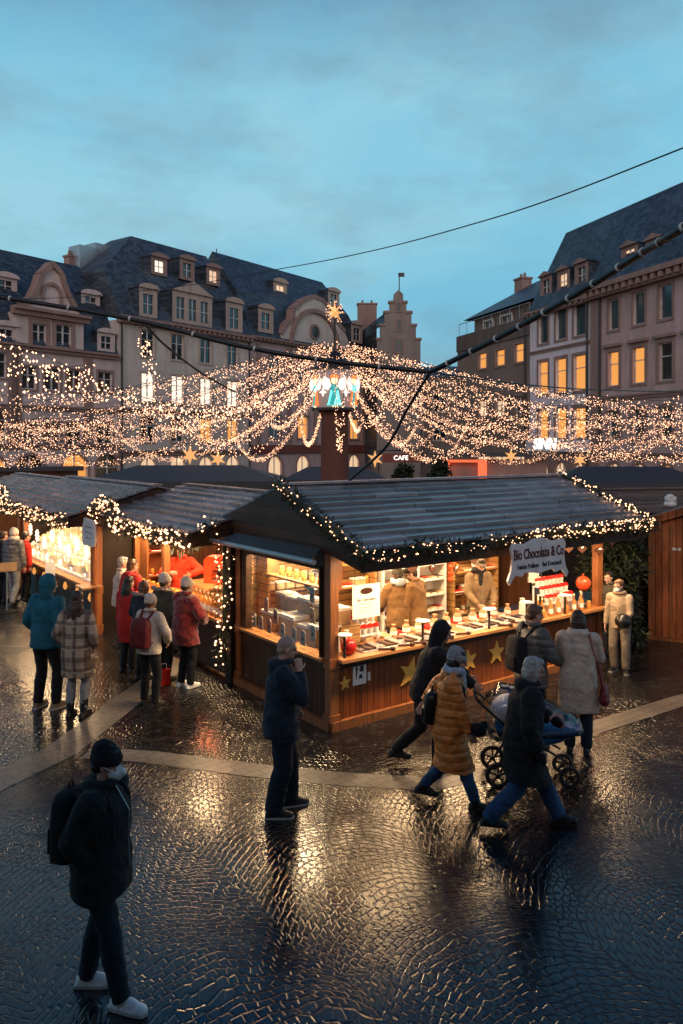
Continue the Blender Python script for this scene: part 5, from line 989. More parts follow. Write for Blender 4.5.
MK = dict(pouch=mk_pouch, price=mk_price, heart=mk_heart, pack=mk_pack('choc'), packr=mk_pack('red'), packc=mk_pack('card'), jar=mk_jar, bottle=mk_bottle, tray=mk_tray, spoon=mk_tool, cup=mk_cup, candle=mk_candle, card=mk_card, box=mk_box, house=mk_house, ball=mk_ball, lantern=mk_lantern)
def on(x, y, z=.927): return MF(x, y, z)
for (cx, w) in ((2.95, .75), (3.72, .70)):
    for k in range(8):
        zz = .08+.1+1.93*k/7+.0125
        for j in range(4): goods(('pack', 'packc', 'packr', 'packc')[(k+j*3+int(cx)) % 4], 'flat chocolate pack lying on a white shelf rack at the back of the stall', 'chocolate', MF(cx-.26+j*.17, D-.42+.14, zz), RZM, 'chocolate packs on the white racks')
for k in range(4):
    zz = .08+.1+1.88*k/3+.0125
    for j in range(6): goods('jar' if k % 2 else 'box', ('small amber jar' if k % 2 else 'brown gift box with white lid')+' on the brown shelf rack behind the side window', 'jar' if k % 2 else 'box', MF(.42+j*.18, D-.42+.16, zz), RZM, ('jars' if k % 2 else 'gift boxes')+' on the brown rack', scale=None if k % 2 else .6)
for cx, w, n in ((1.95, 1.0, 7), (4.85, 1.2, 8)):
    for k in range(6):
        zz = .08+.1+1.93*k/5+.0125
        for j in range(n):
            kd = ('jar', 'packc', 'bottle', 'packr', 'box')[(k*2+j//2+int(cx)) % 5]; nn = {'jar': 'amber jar', 'packc': 'brown chocolate pack', 'bottle': 'amber bottle', 'packr': 'red chocolate pack', 'box': 'brown gift box'}[kd]; e_ = 'left' if cx < 3 else 'right'
            goods(kd, nn+' on the pine shelf rack at the '+e_+' of the chocolate stall', nn.split()[-1], MF(cx-w/2+.11+j*(w-.22)/(n-1), D-.42+.15, zz), RZM, nn+'s on the '+e_+' pine rack', scale=.6 if kd == 'box' else .95)
for k in range(9): goods('tray', 'white paper tray of dark chocolate bars lying flat along the front counter', 'tray', on(.68+k*.36 + (.25 if k > 4 else 0), .16), RZM+rnd(-.06, .06), 'trays on the counter')
for x in (.85, 1.2, 1.42, 1.62, 1.95, 2.3, 3.2, 3.5): goods('spoon', 'dark chocolate spoon laid across the front edge of the counter', 'chocolate', MF(x, -.09, .927), RZM+rnd(-.9, -.3), 'chocolate spoons along the counter edge')
for k in range(13): goods('pouch', 'clear pouch of brown sweets standing behind the trays on the front counter', 'sweets', on(.62+k*.27, .44+.03*(k % 3)), RZM+rnd(-.3, .3), 'pouches of sweets on the counter', scale=rnd(.85, 1.2))
for k in range(9): goods('price', 'small white price card standing on the front counter', 'price card', on(.8+k*.42, -.02+.03*(k % 2)), RZM+rnd(-.2, .2), 'price cards on the counter')
for k in range(9): goods('packr' if k % 2 else 'packc', ('red' if k % 2 else 'brown')+' flat chocolate pack lying behind the pouches on the front counter', 'chocolate', on(1.3+k*.30, .53), RZM+rnd(-.2, .2), ('red' if k % 2 else 'brown')+' packs lying on the counter')
for k in range(10): goods('heart', 'iced brown heart hung on a ribbon under the eave beam of the chocolate stall', 'sweets', MF(1.3+k*.42+(.9 if k > 3 else 0), -.1+.05*(k % 2), 2.02-.05*(k % 3)), RZM+rnd(-.4, .4), 'iced hearts hung along the eave') if k not in (4, 5) else None
# stepped rack of red topped cups
def cup_rack(x, y, nrow, ncol, label, group, cl):
    t = thing('cup_rack', label, 'rack', MF(x, y, .927), RZM)
    m = MB()
    for k in range(nrow): m.b2((-.02, .02+k*.10, .10+k*.13), (ncol*.105, .12+k*.10, .115+k*.13)); m.b2((-.02, .1+k*.1, 0), (.0, .12+k*.1, .099+k*.13)); m.b2((ncol*.105-.02, .1+k*.1, 0), (ncol*.105, .12+k*.1, .099+k*.13))
    m.build('tier', M['white'], t)
    for k in range(nrow):
        for j in range(ncol): goods('cup', cl, 'cup', MF(x+.04+j*.105, y+.07+k*.10, .927+.117+k*.13), RZM, group)
cup_rack(.62, .34, 2, 5, 'white tiered rack holding two rows of red topped cups near the left corner', 'cups on the left rack', 'red topped cup standing in the two row rack')
cup_rack(4.62, .22, 3, 7, 'white tiered rack holding three rows of red topped cups at the right end', 'cups on the right rack', 'red topped cup standing in the three row rack')
for k in range(14): goods('bottle' if k % 3 else 'jar', 'amber bottle among the preserves at the right end of the counter' if k % 3 else 'amber jar among the preserves at the right end of the counter', 'bottle' if k % 3 else 'jar', on(4.15+.1*(k % 13), -.04+.09*(k % 2)), RZM, 'preserves at the right end of the counter')
def paper_ball(name, label, x, y, z, r, mt='red', cat='lantern'):
    m = MB(); m.ell((0, 0, r), r, nu=24, nv=14); m.tube([(0,0,2*r), (0,0,2*r+.04)], .012, 6); o = m.build(name, M[mt], smooth=True); o.location = MF(x, y, z); return tag(o, label, cat)
paper_ball('glass_globe', 'glossy red globe on the left end of the counter beside the corner post', .32, .05, .927, .11, cat='ornament'); paper_ball('paper_lantern', 'orange red round lantern at the right end above the preserves', 5.42, .12, 1.2, .125, 'orange')
m = MB(); m.tube([(0,0,0), (0,0,.27)], .01, 6); m.lathe([(.07,0), (.07,.012)], n=12); o = m.build('lantern_stand', M['dark_metal']); o.location = MF(5.42, .12, .927); tag(o, 'thin dark stand carrying the orange red lantern', 'stand')
for x, w, h in ((.30, .10, .30), (.48, .07, .24), (4.05, .09, .26), (5.0, .1, .3)):
    m = MB(); m.prism([(-w/2,0), (w/2,0), (w*.4,h*.8), (0,h), (-w*.4,h*.8)], w*.7, 0, RX(PI/2)); m.lathe([(w*.2, h*.82), (w*.5, h*1.05)], (0,-w*.35,0), 8); o = m.build('cellophane_bag', M['white']); o.location = MF(x, .32, .927); o.rotation_euler = (0, 0, RZM+rnd(-.4,.4))
    tag(o, {.30: 'tall white gift bag by the red globe', .48: 'small white gift bag next to the tall bag near the red globe', 4.05: 'white gift bag left of the three row cup rack', 5.0: 'white gift bag beside the orange red lantern'}[x], 'bag')
# poster, clock, hanging paper chain
t = thing('poster', 'white menu sheet with brown emblem hanging above the left cup rack', 'poster', MF(.78, .25, 1.32), RZM)
m = MB(); m.b2((-.24, 0, 0), (.24, .008, .46)); m.build('sheet', M['paper'], t)
m = MB(); m.prism([(.11*math.cos(k*PI/10), .37+.045*math.sin(k*PI/10)) for k in range(20)], .003, 0, TR(0,-.001,0) @ RX(PI/2)); m.build('emblem', M['choc'], t)
text_mesh('lettering', 'Bio Chocolate', .055, M['ink'], t, TR(0, -.003, .25) @ RX(PI/2), .002)
m = MB()
for k in range(3): m.b2((-.15+.02*k, -.0025, .19-.05*k), (.15-.02*k, -.001, .198-.05*k))
m.build('lines', M['greypaper'], t)
m = MB(); m.tube([(-.2, .004, .461), (-.2, .004, .92)], .004, 5); m.tube([(.2, .004, .461), (.2, .004, .92)], .004, 5); m.build('cord', M['ink'], t)
t = thing('wall_clock', 'round white dial with dark rim on the left inside of the chocolate stall', 'clock', MF(.55, 1.2, 1.72), RZM)
m = MB(); m.lathe([(.17,0), (.17,.04), (.13,.05), (.13,.03)], n=28, Mx=None) if 0 else m.lathe([(.17,0), (.17,.05), (.13,.055), (.13,.03)], n=28, M=RX(PI/2)); m.build('rim', M['dark_metal'], t)
m = MB(); m.lathe([(.129,.0), (.129,.036)], n=28, M=RX(PI/2)); m.build('dial', M['white'], t); m = MB(); m.bar((0,-.04,0), (.0,-.04,.1), .012, .006); m.bar((0,-.043,0), (.06,-.043,.03), .012, .006); m.build('hand', M['ink'], t); m = MB(); m.tube([(0,.01,.17), (0,.01,.66)], .006, 6); m.build('bracket', M['dark_metal'], t)
m = MB()
for k in range(10): m.lathe([(.045,0), (.05,.03), (.02,.09)], (0,0,-.11*k), 10)
m.tube([(0,0,.1), (0,0,-1.0)], .006, 5); o = m.build('hanging_strand', M['orange']); o.location = MF(4.0, 1.9, 2.25); tag(o, 'vertical strand of orange dried fruit hung beside the capped seller', 'decoration')
for x0, x1, sag, lb in ((4.75, 5.6, .55, 'white gauze drape swept across the right inside corner of the chocolate stall'),):
    m = MB(); n = 14
    for k in range(n):
        a, b = k/n, (k+1)/n; f = lambda t: (x0+(x1-x0)*t, .75+.05*math.sin(t*20), 1.5+.75*t*t); p, q = f(a), f(b); h = .16+.07*math.sin(a*9); m.add([(p[0],p[1],p[2]-h), (q[0],q[1],q[2]-h), (q[0],q[1],q[2]+h*.3), (p[0],p[1],p[2]+h*.3), (p[0],p[1]+.03,p[2]-h), (q[0],q[1]+.03,q[2]-h), (q[0],q[1]+.03,q[2]+h*.3), (p[0],p[1]+.03,p[2]+h*.3)], [(3,2,1,0),(4,5,6,7),(0,1,5,4),(2,3,7,6)])
    o = m.build('gauze_drape', M['paper']); o.location = C0; o.rotation_euler = (0, 0, RZM); tag(o, lb, 'drape')
# things in the side window
for k, (y, z) in enumerate([(2.06, .96), (1.86, .95), (1.62, .95), (1.44, 1.12), (1.25, .95), (.95, .95), (.72, .95), (.48, 1.06), (1.7, 1.25), (.5, 1.30), (.5, 1.58)]):
    goods('card', 'grey card with dark round emblem hanging behind the side window pane', 'card', MF(.05, y, z), RZM-PI/2, 'grey cards behind the side window', scale=.82)
for y, s in ((1.9, 1.5), (1.35, 1.7), (.95, 1.3), (.6, 1.6)): goods('box', 'large brown gift box with white lid on the side window ledge', 'box', MF(.32, y, .917), RZM+PI/2, 'large boxes on the side window ledge', scale=s)
for y, z, s in ((1.95, 1.215, 1.2), (1.3, 1.215, 1.3), (.95, 1.215, 1.1), (.6, 1.215, 1.2), (1.65, 1.215, 1.1)): goods('box', 'brown gift box stacked behind the cards of the side window', 'box', MF(.55, y, z), RZM+PI/2, 'stacked boxes behind the side window', scale=s)
m = MB(); m.b2((.42, .35, .93), (.75, D-.4, 1.212)); o = m.build('display_box', M['pine']); o.location = C0; o.rotation_euler = (0, 0, RZM); tag(o, 'pine display step behind the cards of the side window', 'display')
t = thing('inner_shelf', 'plank shelf high inside the side window carrying small jars', 'shelf', MF(.35, 1.2, 1.72), RZM+PI/2)
m = MB(); m.b2((-.85, -.12, 0), (.85, .12, .03)); m.build('plank', M['post_wood'], t); m = MB(); m.b2((-.84, -.1, .032), (-.81, .1, .66)); m.b2((.81, -.1, .032), (.84, .1, .66)); m.build('bracket', M['post_wood'], t)
for k in range(7): goods('jar', 'amber jar on the plank shelf high inside the side window', 'jar', MF(.35, .55+k*.2, 1.751), 0, 'jars on the high plank shelf')
tx = thing('window_lettering', 'white lettering Xmas at the top right of the side window', 'sign', MF(-.006+.012, .42, 1.98), RZM-PI/2)
text_mesh('lettering', 'Xmas', .13, M['paper'], tx, RX(PI/2), .002, .003)

# ======== the stalls on the left: front faces the alley
def side_stall(name, label, xm, y0, y1, Dp, eave, ridge, over, power, front='dark_wood', counter='counter', roof='shingle', nb=8, ch=.92, side='side_wood'):
    """frame: x runs from the far end (y1) towards the near end (y0), y into the stall"""
    o = MF(xm, y1); L = y1-y0
    t = thing(name, label, 'market stall', o, RZM-PI/2, 'timber stalls of the market')
    m = MB(); m.b2((.07, .0, .05), (L-.07, .05, ch-.05)); m.build('counter_front', M[front], t)
    m = MB(); m.b2((0, -.12, ch-.045), (L, .6, ch)); m.build('counter_top', M[counter], t)
    for x, y in ((.05, .05), (L-.05, .05), (.05, Dp-.05), (L-.05, Dp-.05), *([(L*.36, .05)] if L < 5 and ridge > 2.82 else [])): post(t, x, y, eave-.02, .11, 'post_wood')
    m = MB(); m.b2((.1, Dp-.05, 0), (L-.1, Dp, eave)); m.build('back_wall', M['pine'], t)
    for x in (0, L-.05): m = MB(); m.b2((x, .11, 0), (x+.05, Dp-.11, eave)); m.build('side_wall', M[side], t)
    for x in (-.12, L+.08): m = MB(); m.prism([(-over+.05, eave-.03), (Dp/2, ridge-.04), (Dp+over*.6, eave-.03), (Dp+over*.6, eave-.2), (-over+.05, eave-.2)], .04, 0, Matrix(((0,0,1,x), (1,0,0,0), (0,1,0,0), (0,0,0,1)))); m.build('gable', M['dark_wood'], t)
    m = MB(); m.b2((-.08, -over+.02, eave-.22), (L+.08, -over+.06, eave-.02)); m.build('valance', M['dark_wood'], t)
    board_roof(t, -.16, L+.14, -over, Dp+over*.7, eave, ridge, Dp/2, eave, roof, nb, 6)
    lamp(t, .3, L-.3, -.05, eave-.24, power); lamp(t, .4, L-.4, Dp*.6, eave-.2, power*.5)
    def P(x, y, z): return o + (-UY)*x + UX*y + V((0, 0, z))
    return t, P, L
S2, P2, L2 = side_stall('market_stall', 'stall with red lit goods and a queue of customers in front', 0, 2.72, 6.75, 2.4, 2.36, 2.86, .78, 150)
S3, P3, L3 = side_stall('market_stall', 'brightly lit stall full of white glittering ornaments on the left', -.7, 6.85, 12.3, 2.4, 2.34, 2.86, .6, 105, front='black_wood', side='black_wood')
S4, P4, L4 = side_stall('market_stall', 'orange lit stall cut off by the left edge of the photo', -.7, 12.7, 17.5, 2.4, 2.34, 2.8, .6, 110)
# --- goods of the red lit stall
for k in range(16): goods('candle' if k % 2 else 'bottle', ('lit cream candle' if k % 2 else 'amber bottle')+' on the near end of the red lit counter', 'candle' if k % 2 else 'bottle', P2(L2-.12-(k//2)*.15, -.02+.16*(k % 2), .922), 0, ('candles' if k % 2 else 'bottles')+' on the red lit counter', scale=1.15)
for k in range(10): goods('jar', 'amber jar at the far end of the red lit counter', 'jar', P2(.3+k*.22, .1, .922), 0, 'jars on the red lit counter', scale=1.2)
t = shelf_unit(P2(.45, .52, 0), RZM, .85, 2.0, 5, 'post_wood', label='wooden shelf of red boxes and jars at the far end of the red lit stall')
for k in range(1, 5):
    for j in range(8): goods('packr' if (k+j) % 3 else 'jar', 'red box on the end shelf of the red lit stall' if (k+j) % 3 else 'amber jar on the end shelf of the red lit stall', 'box', P2(.31, .17+j*.1, .08+.1+1.88*k/4+.013), RZM, 'boxes on the shelf of the red lit stall', scale=.9)
m = MB()
for k in range(26): leafy(m, (rnd(-.9,.9), rnd(-.05,.1), rnd(-.2,.25)), 16, .16)
o = m.build('fir_spray', M['fir']); o.location = P2(1.0, .35, 1.95); o.rotation_euler = (0, 0, RZM-PI/2); tag(o, 'fir branches hung across the back of the red lit stall', 'greenery')
m = MB(); m.tube([(-1.0,.02,.36), (-1,.02,.02), (1,.02,.02), (1.0,.02,.36)], .012, 6); q = m.build('rail', M['dark_metal'], o)
# red coffee grinder like machine
t = thing('drink_machine', 'orange red enamel drinks machine on the side counter of the red lit stall', 'machine', P2(1.65, .95, 1.10), RZM-PI/2+R_(40)); t.scale = (.72,)*3
m = MB(); m.prism([(-.24,0), (.24,0), (.24,.08), (-.02,.08), (-.02,.36), (.2,.36), (.24,.42), (.24,.62), (.16,.70), (-.14,.70), (-.24,.6)], .34, 0, TR(0, .17, 0) @ RX(PI/2)); m.build('body', M['orange'], t); m = MB(); m.lathe([(.03,.27), (.04,.36)], (.11,0,0), 10); m.b2((-.0,-.1,.081), (.2,.1,.095)); m.build('spout', M['metal'], t)
m = MB(); m.b2((-.28,-.2,-.94), (1.0,.4,-.003)) if 0 else None
t = thing('side_counter', 'light wooden counter carrying the drinks machine', 'counter', P2(1.6, 1.0, 0), RZM-PI/2)
m = MB(); m.b2((-.45, -.4, .1), (.5, .75, 1.05)); m.build('cabinet', M['pine'], t); m = MB(); m.b2((-.5, -.44, 1.053), (.55, .8, 1.098)); m.build('worktop', M['counter'], t)
dl = bpy.data.lights.new('lamp', 'AREA'); dl.size = .5; dl.energy = 40; dl.color = (1, .2, .07); put('lamp_light', dl, S2, TR(1.5, .7, 2.12))
# --- ornaments of the white stall: stepped display
t = thing('display_steps', 'stepped white display covered with ornaments in the bright stall', 'display', P3(0, 0, .922), RZM-PI/2)
m = MB()
for k in range(4): m.b2((.15, .05+k*.24, .002), (L3-.15, .05+k*.24+.238, .06+k*.26))
m.build('step', M['white'], t)
for k in range(4):
    for j in range(26):
        kd = random.choice(['house', 'ball', 'lantern', 'candle', 'ball', 'house']); z = .922+.06+k*.26+.002
        nm_ = {'house': 'white ceramic house', 'ball': 'cream bauble', 'lantern': 'white candle lantern', 'candle': 'lit cream candle'}[kd]
        goods(kd, nm_+' on the stepped display of the bright stall', {'house': 'ornament', 'ball': 'ornament', 'lantern': 'lantern', 'candle': 'candle'}[kd], P3(.26+j*(L3-.5)/25.5+rnd(-.02,.02), .05+k*.24+.11+rnd(-.03,.03), z), RZM-PI/2+rnd(-.3,.3), nm_+'s in the bright stall', scale=rnd(1.0, 1.5))
m = MB()
for k in range(9): m.tube([(.3+k*(L3-.6)/8, .12, 2.08), (.3+k*(L3-.6)/8, .12, 1.75-.1*(k % 3))], .004, 4)
m.tube([(.1, .12, 2.08), (L3-.1, .12, 2.08)], .012, 6); m.build('hanging_rail', M['dark_metal'], S3)
for k in range(9):
    o = MB(); rot_star(o, .15, .04, 8, .45, RX(PI/2)); o = o.build('paper_star', M['lit_white']); p = P3(.3+k*(L3-.6)/8, .12, 1.60-.1*(k % 3)); o.location = p; o.rotation_euler = (0, 0, RZM-PI/2); tag(o, 'glowing white paper star hung under the roof of the bright stall', 'star', 'paper stars of the bright stall')
for k in range(8): goods('box', 'brown gift box on the counter of the orange lit stall at the left edge', 'box', P4(L4-.3-k*.3, .2, .922), RZM-PI/2, 'boxes of the orange lit stall')
for k in range(7): m = MB(); m.lathe([(.02,0), (.05,.06), (.02,.16)], n=8); o = m.build('pendant_lamp', M['lit']); o.location = P3(.4+k*.8, -.05, .62); tag(o, 'small lit pendant under the counter edge of the bright stall', 'lamp', 'pendants under the bright counter')

# --- garlands
def sagline(a, b, n=12, sag=.06): return [V(a).lerp(V(b), k/n) - V((0,0,sag*math.sin(PI*k/n))) for k in range(n+1)]
e0, e1 = MF(-.05, -.74, EZ-.02), MF(L+.50, -.74, EZ-.02)
garland('fir garland with small bulbs along the front eave and both gables of the chocolate stall', [[MF(-.06, YR, RZ_+.03), MF(-.07, .2, 2.75), e0], [MF(-.05+k*(L+.55)/14, -.75, EZ-.05-.03*math.sin(k*2.1)) for k in range(15)]], r=.075, dens=130, bden=34, br=.010)
garland('brightly lit garland run down the right roof edge of the chocolate stall', [[MF(L+.42, YR, RZ_+.05), MF(L+.43, -.72, EZ+.03), ], [MF(3.0, -.78, EZ+.02), MF(L+.42, -.78, EZ+.0)]], r=.085, dens=50, bden=62, br=.014)
def arch(P, Lx, z0=2.2, h=.55, w=1.0, y=-.82): return [P(Lx-w*(.5-.5*math.cos(PI*k/12)), y-.03*math.sin(PI*k/6), z0+h*math.sin(PI*k/12)) for k in range(13)]
garland('lit garland with a tall arch above the sign of the red lit stall', [[P2(x*L2/12+.1, -.8, 2.27+.03*math.sin(x*1.9)) for x in range(3, 13)], [P2(.95-.8*math.cos(PI*k/12)*.9-.25, -.84, 2.12+.5*math.sin(PI*k/12)) for k in range(13)]], r=.13, dens=150, bden=62, br=.021)
garland('lit garland along the eave of the bright ornament stall', [[P3(x*L3/12, -.63, 2.24+.04*math.sin(x*1.7)) for x in range(0, 13)], [P3(.5-.5*math.cos(PI*k/12), -.66, 2.2+.45*math.sin(PI*k/12)) for k in range(13)]], r=.13, dens=140, bden=42, br=.021)
garland('column of fairy lights on fir beside the side window of the chocolate stall', [[MF(-.16, 2.62, 2.30-k*.2) for k in range(11)], [MF(-.5, 2.66, 2.5), MF(-.2, 2.62, 2.32)]], r=.15, dens=110, bden=46, br=.017)
# dark corner column carrying it
m = MB(); m.b2((-.1, 2.52, 0), (.1, 2.70, 2.42)); o = m.build('corner_post', M['black_wood']); o.location = C0; o.rotation_euler = (0, 0, RZM); tag(o, 'dark corner post wrapped by the column of fairy lights', 'post')
# wooden signs on posts under the arches
def post_sign(label, P, x, y, h=2.08):
    t = thing('sign_post', label, 'sign', P(x, y, 0), RZM-PI/2); m = MB(); m.tube([(0,0,0), (0,0,h-.28)], .06, 10); m.build('post', M['post_wood'], t)
    m = MB(); m.prism([(-.36,-.2), (-.28,-.27), (.3,-.25), (.36,-.15), (.33,.05), (.26,.22), (-.24,.25), (-.32,.1)], .04, 0, TR(0, -.065, h) @ RX(PI/2)); b = m.build('board', M['signgrey'], t)
    m = MB()
    for k in range(3): m.b2((-.2+.03*k, -.109, h+.08-.1*k), (.2-.02*k, -.1055, h+.10-.1*k))
    m.build('lines', M['greypaper'], b)
    m = MB(); m.b2((-.22, -.28, 1.05), (.25, .1, 1.08)); m.build('shelf', M['counter'], t)
post_sign('grey board on a wooden post between the bright stall and the red lit stall', P2, .45, -.95); post_sign('grey board on a post at the far end of the bright stall', P3, .4, -.75, 2.12)

# ======== hut at the right edge, fir screen, roofs behind
hp = V((5.87, 14.9, 0)); hr = math.atan2(-.51, .86)
t = thing('timber_hut', 'closed red brown plank hut at the right edge with its gable towards the square', 'hut', hp, hr)
m = MB(); m.prism([(0, .06), (3, .06), (3, 2.22), (1.5, 2.72), (0, 2.22)], .06, 0, TR(0, .06, 0) @ RX(PI/2)); m.build('front_wall', M['hut_wood'], t)
m = MB(); m.b2((.003, .063, .06), (.06, 2.5, 2.2)); m.b2((2.94, .063, .06), (2.997, 2.5, 2.2)); m.b2((.06, 2.44, .06), (2.94, 2.5, 2.2)); m.build('side_wall', M['side_wood'], t)
m = MB(); m.b2((-.03, -.03, 0), (3.03, 2.53, .055)); m.build('base', M['post_wood'], t)
m = MB(); m.bar((-.16,-.06,2.2), (1.5,-.06,2.76), .06, .14); m.bar((3.16,-.06,2.2), (1.5,-.06,2.76), .06, .14); m.build('bargeboard', M['hut_wood'], t)
m = MB(); m.b2((0.0, -.03, .06), (.09, -.003, 2.2)); m.b2((.38, -.025, .06), (.43, -.003, 2.2)); m.build('batten', M['post_wood'], t)
m = MB(); m.b2((.42, -.03, 1.72), (.49, -.003, 1.77)); m.b2((.52, -.03, 1.72), (.57, -.003, 1.77)); m.build('number_plate', M['white'], t)
m = MB()
for s in (-1, 1): m.quad((1.5, -.1, 2.80), (1.5, 2.6, 2.80), (1.5+s*1.75, 2.6, 2.21), (1.5+s*1.75, -.1, 2.21)); m.quad((1.5, -.1, 2.76), (1.5+s*1.75, -.1, 2.17), (1.5+s*1.75, 2.6, 2.17), (1.5, 2.6, 2.76))
m.build('roof', M['shingle_brown'], t)
m = MB(); m.ell((0,0,.05), (.13,.1,.07), nu=10, nv=7); m.b2((-.08,-.06,.08), (.1,.07,.2)); m.ell((.0,0,.2), (.07,.08,.05), nu=10, nv=7); o = m.build('folded_tarp', M['white'], smooth=True); o.location = hp+V((.86,-.51,0))*.66+V((-.05,.6,2.50)); tag(o, 'crumpled white tarp lying on the roof of the red brown hut', 'tarp')
m = MB()
for k in range(300): leafy(m, (rnd(0, .78), rnd(0, .5), rnd(.05, 2.35)), 26, .2, .15, .013)
m.b2((.02, .18, 0), (.75, .32, 2.3)); o = m.build('fir_screen', M['fir']); o.location = MF(5.95, .25); o.rotation_euler = (0, 0, R_(5)); tag(o, 'dark screen of fir branches between the chocolate stall and the red brown hut', 'hedge')
def back_stall(label, c, rz, L, D, ez, rz_, mt, wl, lampp=0, nm='market_stall'):
    t = thing(nm, label, 'market stall', c, rz, 'timber stalls of the market')
    m = MB(); m.b2((-L/2, 0, 0), (L/2, .06, .95)); m.b2((-L/2, D-.06, 0), (L/2, D, ez)); m.b2((-L/2, .061, 0), (-L/2+.05, D-.061, ez)); m.b2((L/2-.05, .061, 0), (L/2, D-.061, ez)); m.build('wall', M[wl], t)
    board_roof(t, -L/2-.3, L/2+.3, -.5, D+.5, ez, rz_, D/2, ez, mt, 6, 6)
    if lampp: lamp(t, -L/2+.2, L/2-.2, .0, ez-.1, lampp)
    return t
back_stall('brown roofed stall behind the right end of the chocolate stall', (7.3, 17.2, 0), R_(10), 4.4, 1.9, 2.25, 2.66, 'shingle_brown', 'dark_wood')
def tent(label, c, rz, L, D, ez, tz, lampp=20, mt='tent'):
    t = thing('market_tent', label, 'tent', c, rz)
    m = MB(); a, b = L/2, D/2; v = [(-a,-b,ez), (a,-b,ez), (a,b,ez), (-a,b,ez), (-a*.55,0,tz), (a*.55,0,tz)]; m.add(v, [(0,1,5,4), (1,2,5), (2,3,4,5), (3,0,4)]); m.add([(x,y,z-.03) for x,y,z in v], [(4,5,1,0), (5,2,1), (5,4,3,2), (4,0,3)])
    m.b2((-a,-b-.004,ez-.22), (a,-b,ez-.0)); m.b2((-a,b,ez-.22), (a,b+.004,ez)); m.build('canopy', M[mt], t)
    for x in (-a+.06, a-.06):
        for y in (-b+.08, b-.08): q = MB(); q.tube([(x,y,0), (x,y,ez-.03)], .04, 8); q.build('post', M['dark_metal'], t)
    m = MB(); m.b2((-a+.2, -.3, 0), (a-.2, .3, .95)); m.build('counter', M['pine'], t)
    if lampp: lamp(t, -a+.3, a-.3, -b+.25, ez-.26, lampp)
    return t
tent('dark cloth tent with a lit white edge behind the red lit stall', (-4.35, 22.4, 0), R_(2), 5.4, 3, 2.72, 3.12, 60); tent('dark pitched canopy far behind the right roofs', (9.2, 25.5, 0), R_(-6), 5, 3, 2.5, 3.0, 20); tent('dark low canopy behind the column', (-.2, 27, 0), R_(0), 3.5, 2.6, 2.55, 2.95, 25)
t = thing('red_kiosk', 'small kiosk with glowing orange red door frame behind the chocolate stall roof', 'kiosk', (6.0, 36, 0), R_(-8))
m = MB(); m.b2((-1.4,0,0), (-1.0,.3,2.9)); m.b2((.3,0,0), (.7,.3,2.9)); m.b2((-1.4,-.01,2.9), (.7,.3,3.02)); m.build('frame', emit('red_lit_panel', (1, .16, .06), .9), t)
m = MB(); m.b2((-1.4,.31,0), (3.4,2.6,3.0)); m.build('wall', M['stone'], t); m = MB(); m.b2((.9,.1,1.1), (3.3,.305,2.1)); m.build('counter_window', M['lit_pale'], t); m = MB(); m.b2((-1.7,-.3,3.16), (3.6,2.8,3.35)); m.build('roof', M['tent'], t)
t = thing('food_stand', 'distant stand with an orange lit counter beyond the bright stall', 'stand', (-12.8, 33, 0), R_(20))
m = MB(); m.b2((-1.6,0,0), (1.6,1.6,1.0)); m.b2((-1.6,1.5,1.0), (1.6,1.6,2.6)); m.build('counter', M['stone'], t); m = MB(); m.b2((-1.8,-.2,2.6), (1.8,1.8,2.75)); m.build('roof', M['tent'], t); m = MB(); m.b2((-.5,1.44,1.9), (.6,1.49,2.3)); m.build('menu_panel', M['lit'], t)
for x in (-1.5, 1.5): m = MB(); m.tube([(x,.05,1.0), (x,.05,2.6)], .05, 8); m.build('post', M['dark_metal'], t)
def little_tree(label, c, h):
    t = thing('potted_tree', label, 'tree', c, 0); m = MB(); m.tube([(0,0,.4), (0,0,h*.5), (.03,0,h*.9)], [.06,.05,.02], 8); m.build('trunk', M['dark_wood'], t); m = MB()
    for k in range(120): a = rnd(0, 2*PI); z = rnd(.35, 1)*h; rr = rnd(.1, 1)*(1.05-z/h)*h*.33+.08; leafy(m, (rr*math.cos(a), rr*math.sin(a), z), 14, .22, .22, .04)
    m.build('crown', M['fir'], t); m = MB(); m.lathe([(.28,0), (.36,.45), (.33,.46)], n=14); m.build('pot', M['dark_metal'], t)
little_tree('small dark potted tree left of the glowing kiosk', (2.45, 31, 0), 2.75); little_tree('small dark potted tree beside the glowing kiosk frame', (3.95, 31.5, 0), 2.9)
t = thing('shop_sign', 'small lit shop sign hanging near the column behind the chocolate stall', 'sign', (3.2, 42, 3.0), R_(0)); m = MB(); m.b2((-1.0,0,-.25), (1.0,.12,.25)); m.build('board', M['ground_red'], t); text_mesh('lettering', 'CAFE', .34, M['letters'], t, TR(0,-.01,0) @ RX(PI/2), .01)
m = MB(); m.tube([(-1.2,.06,-3.0), (-1.2,.06,.4), (1.0,.06,.4)], .05, 8); m.build('bracket', M['dark_metal'], t)
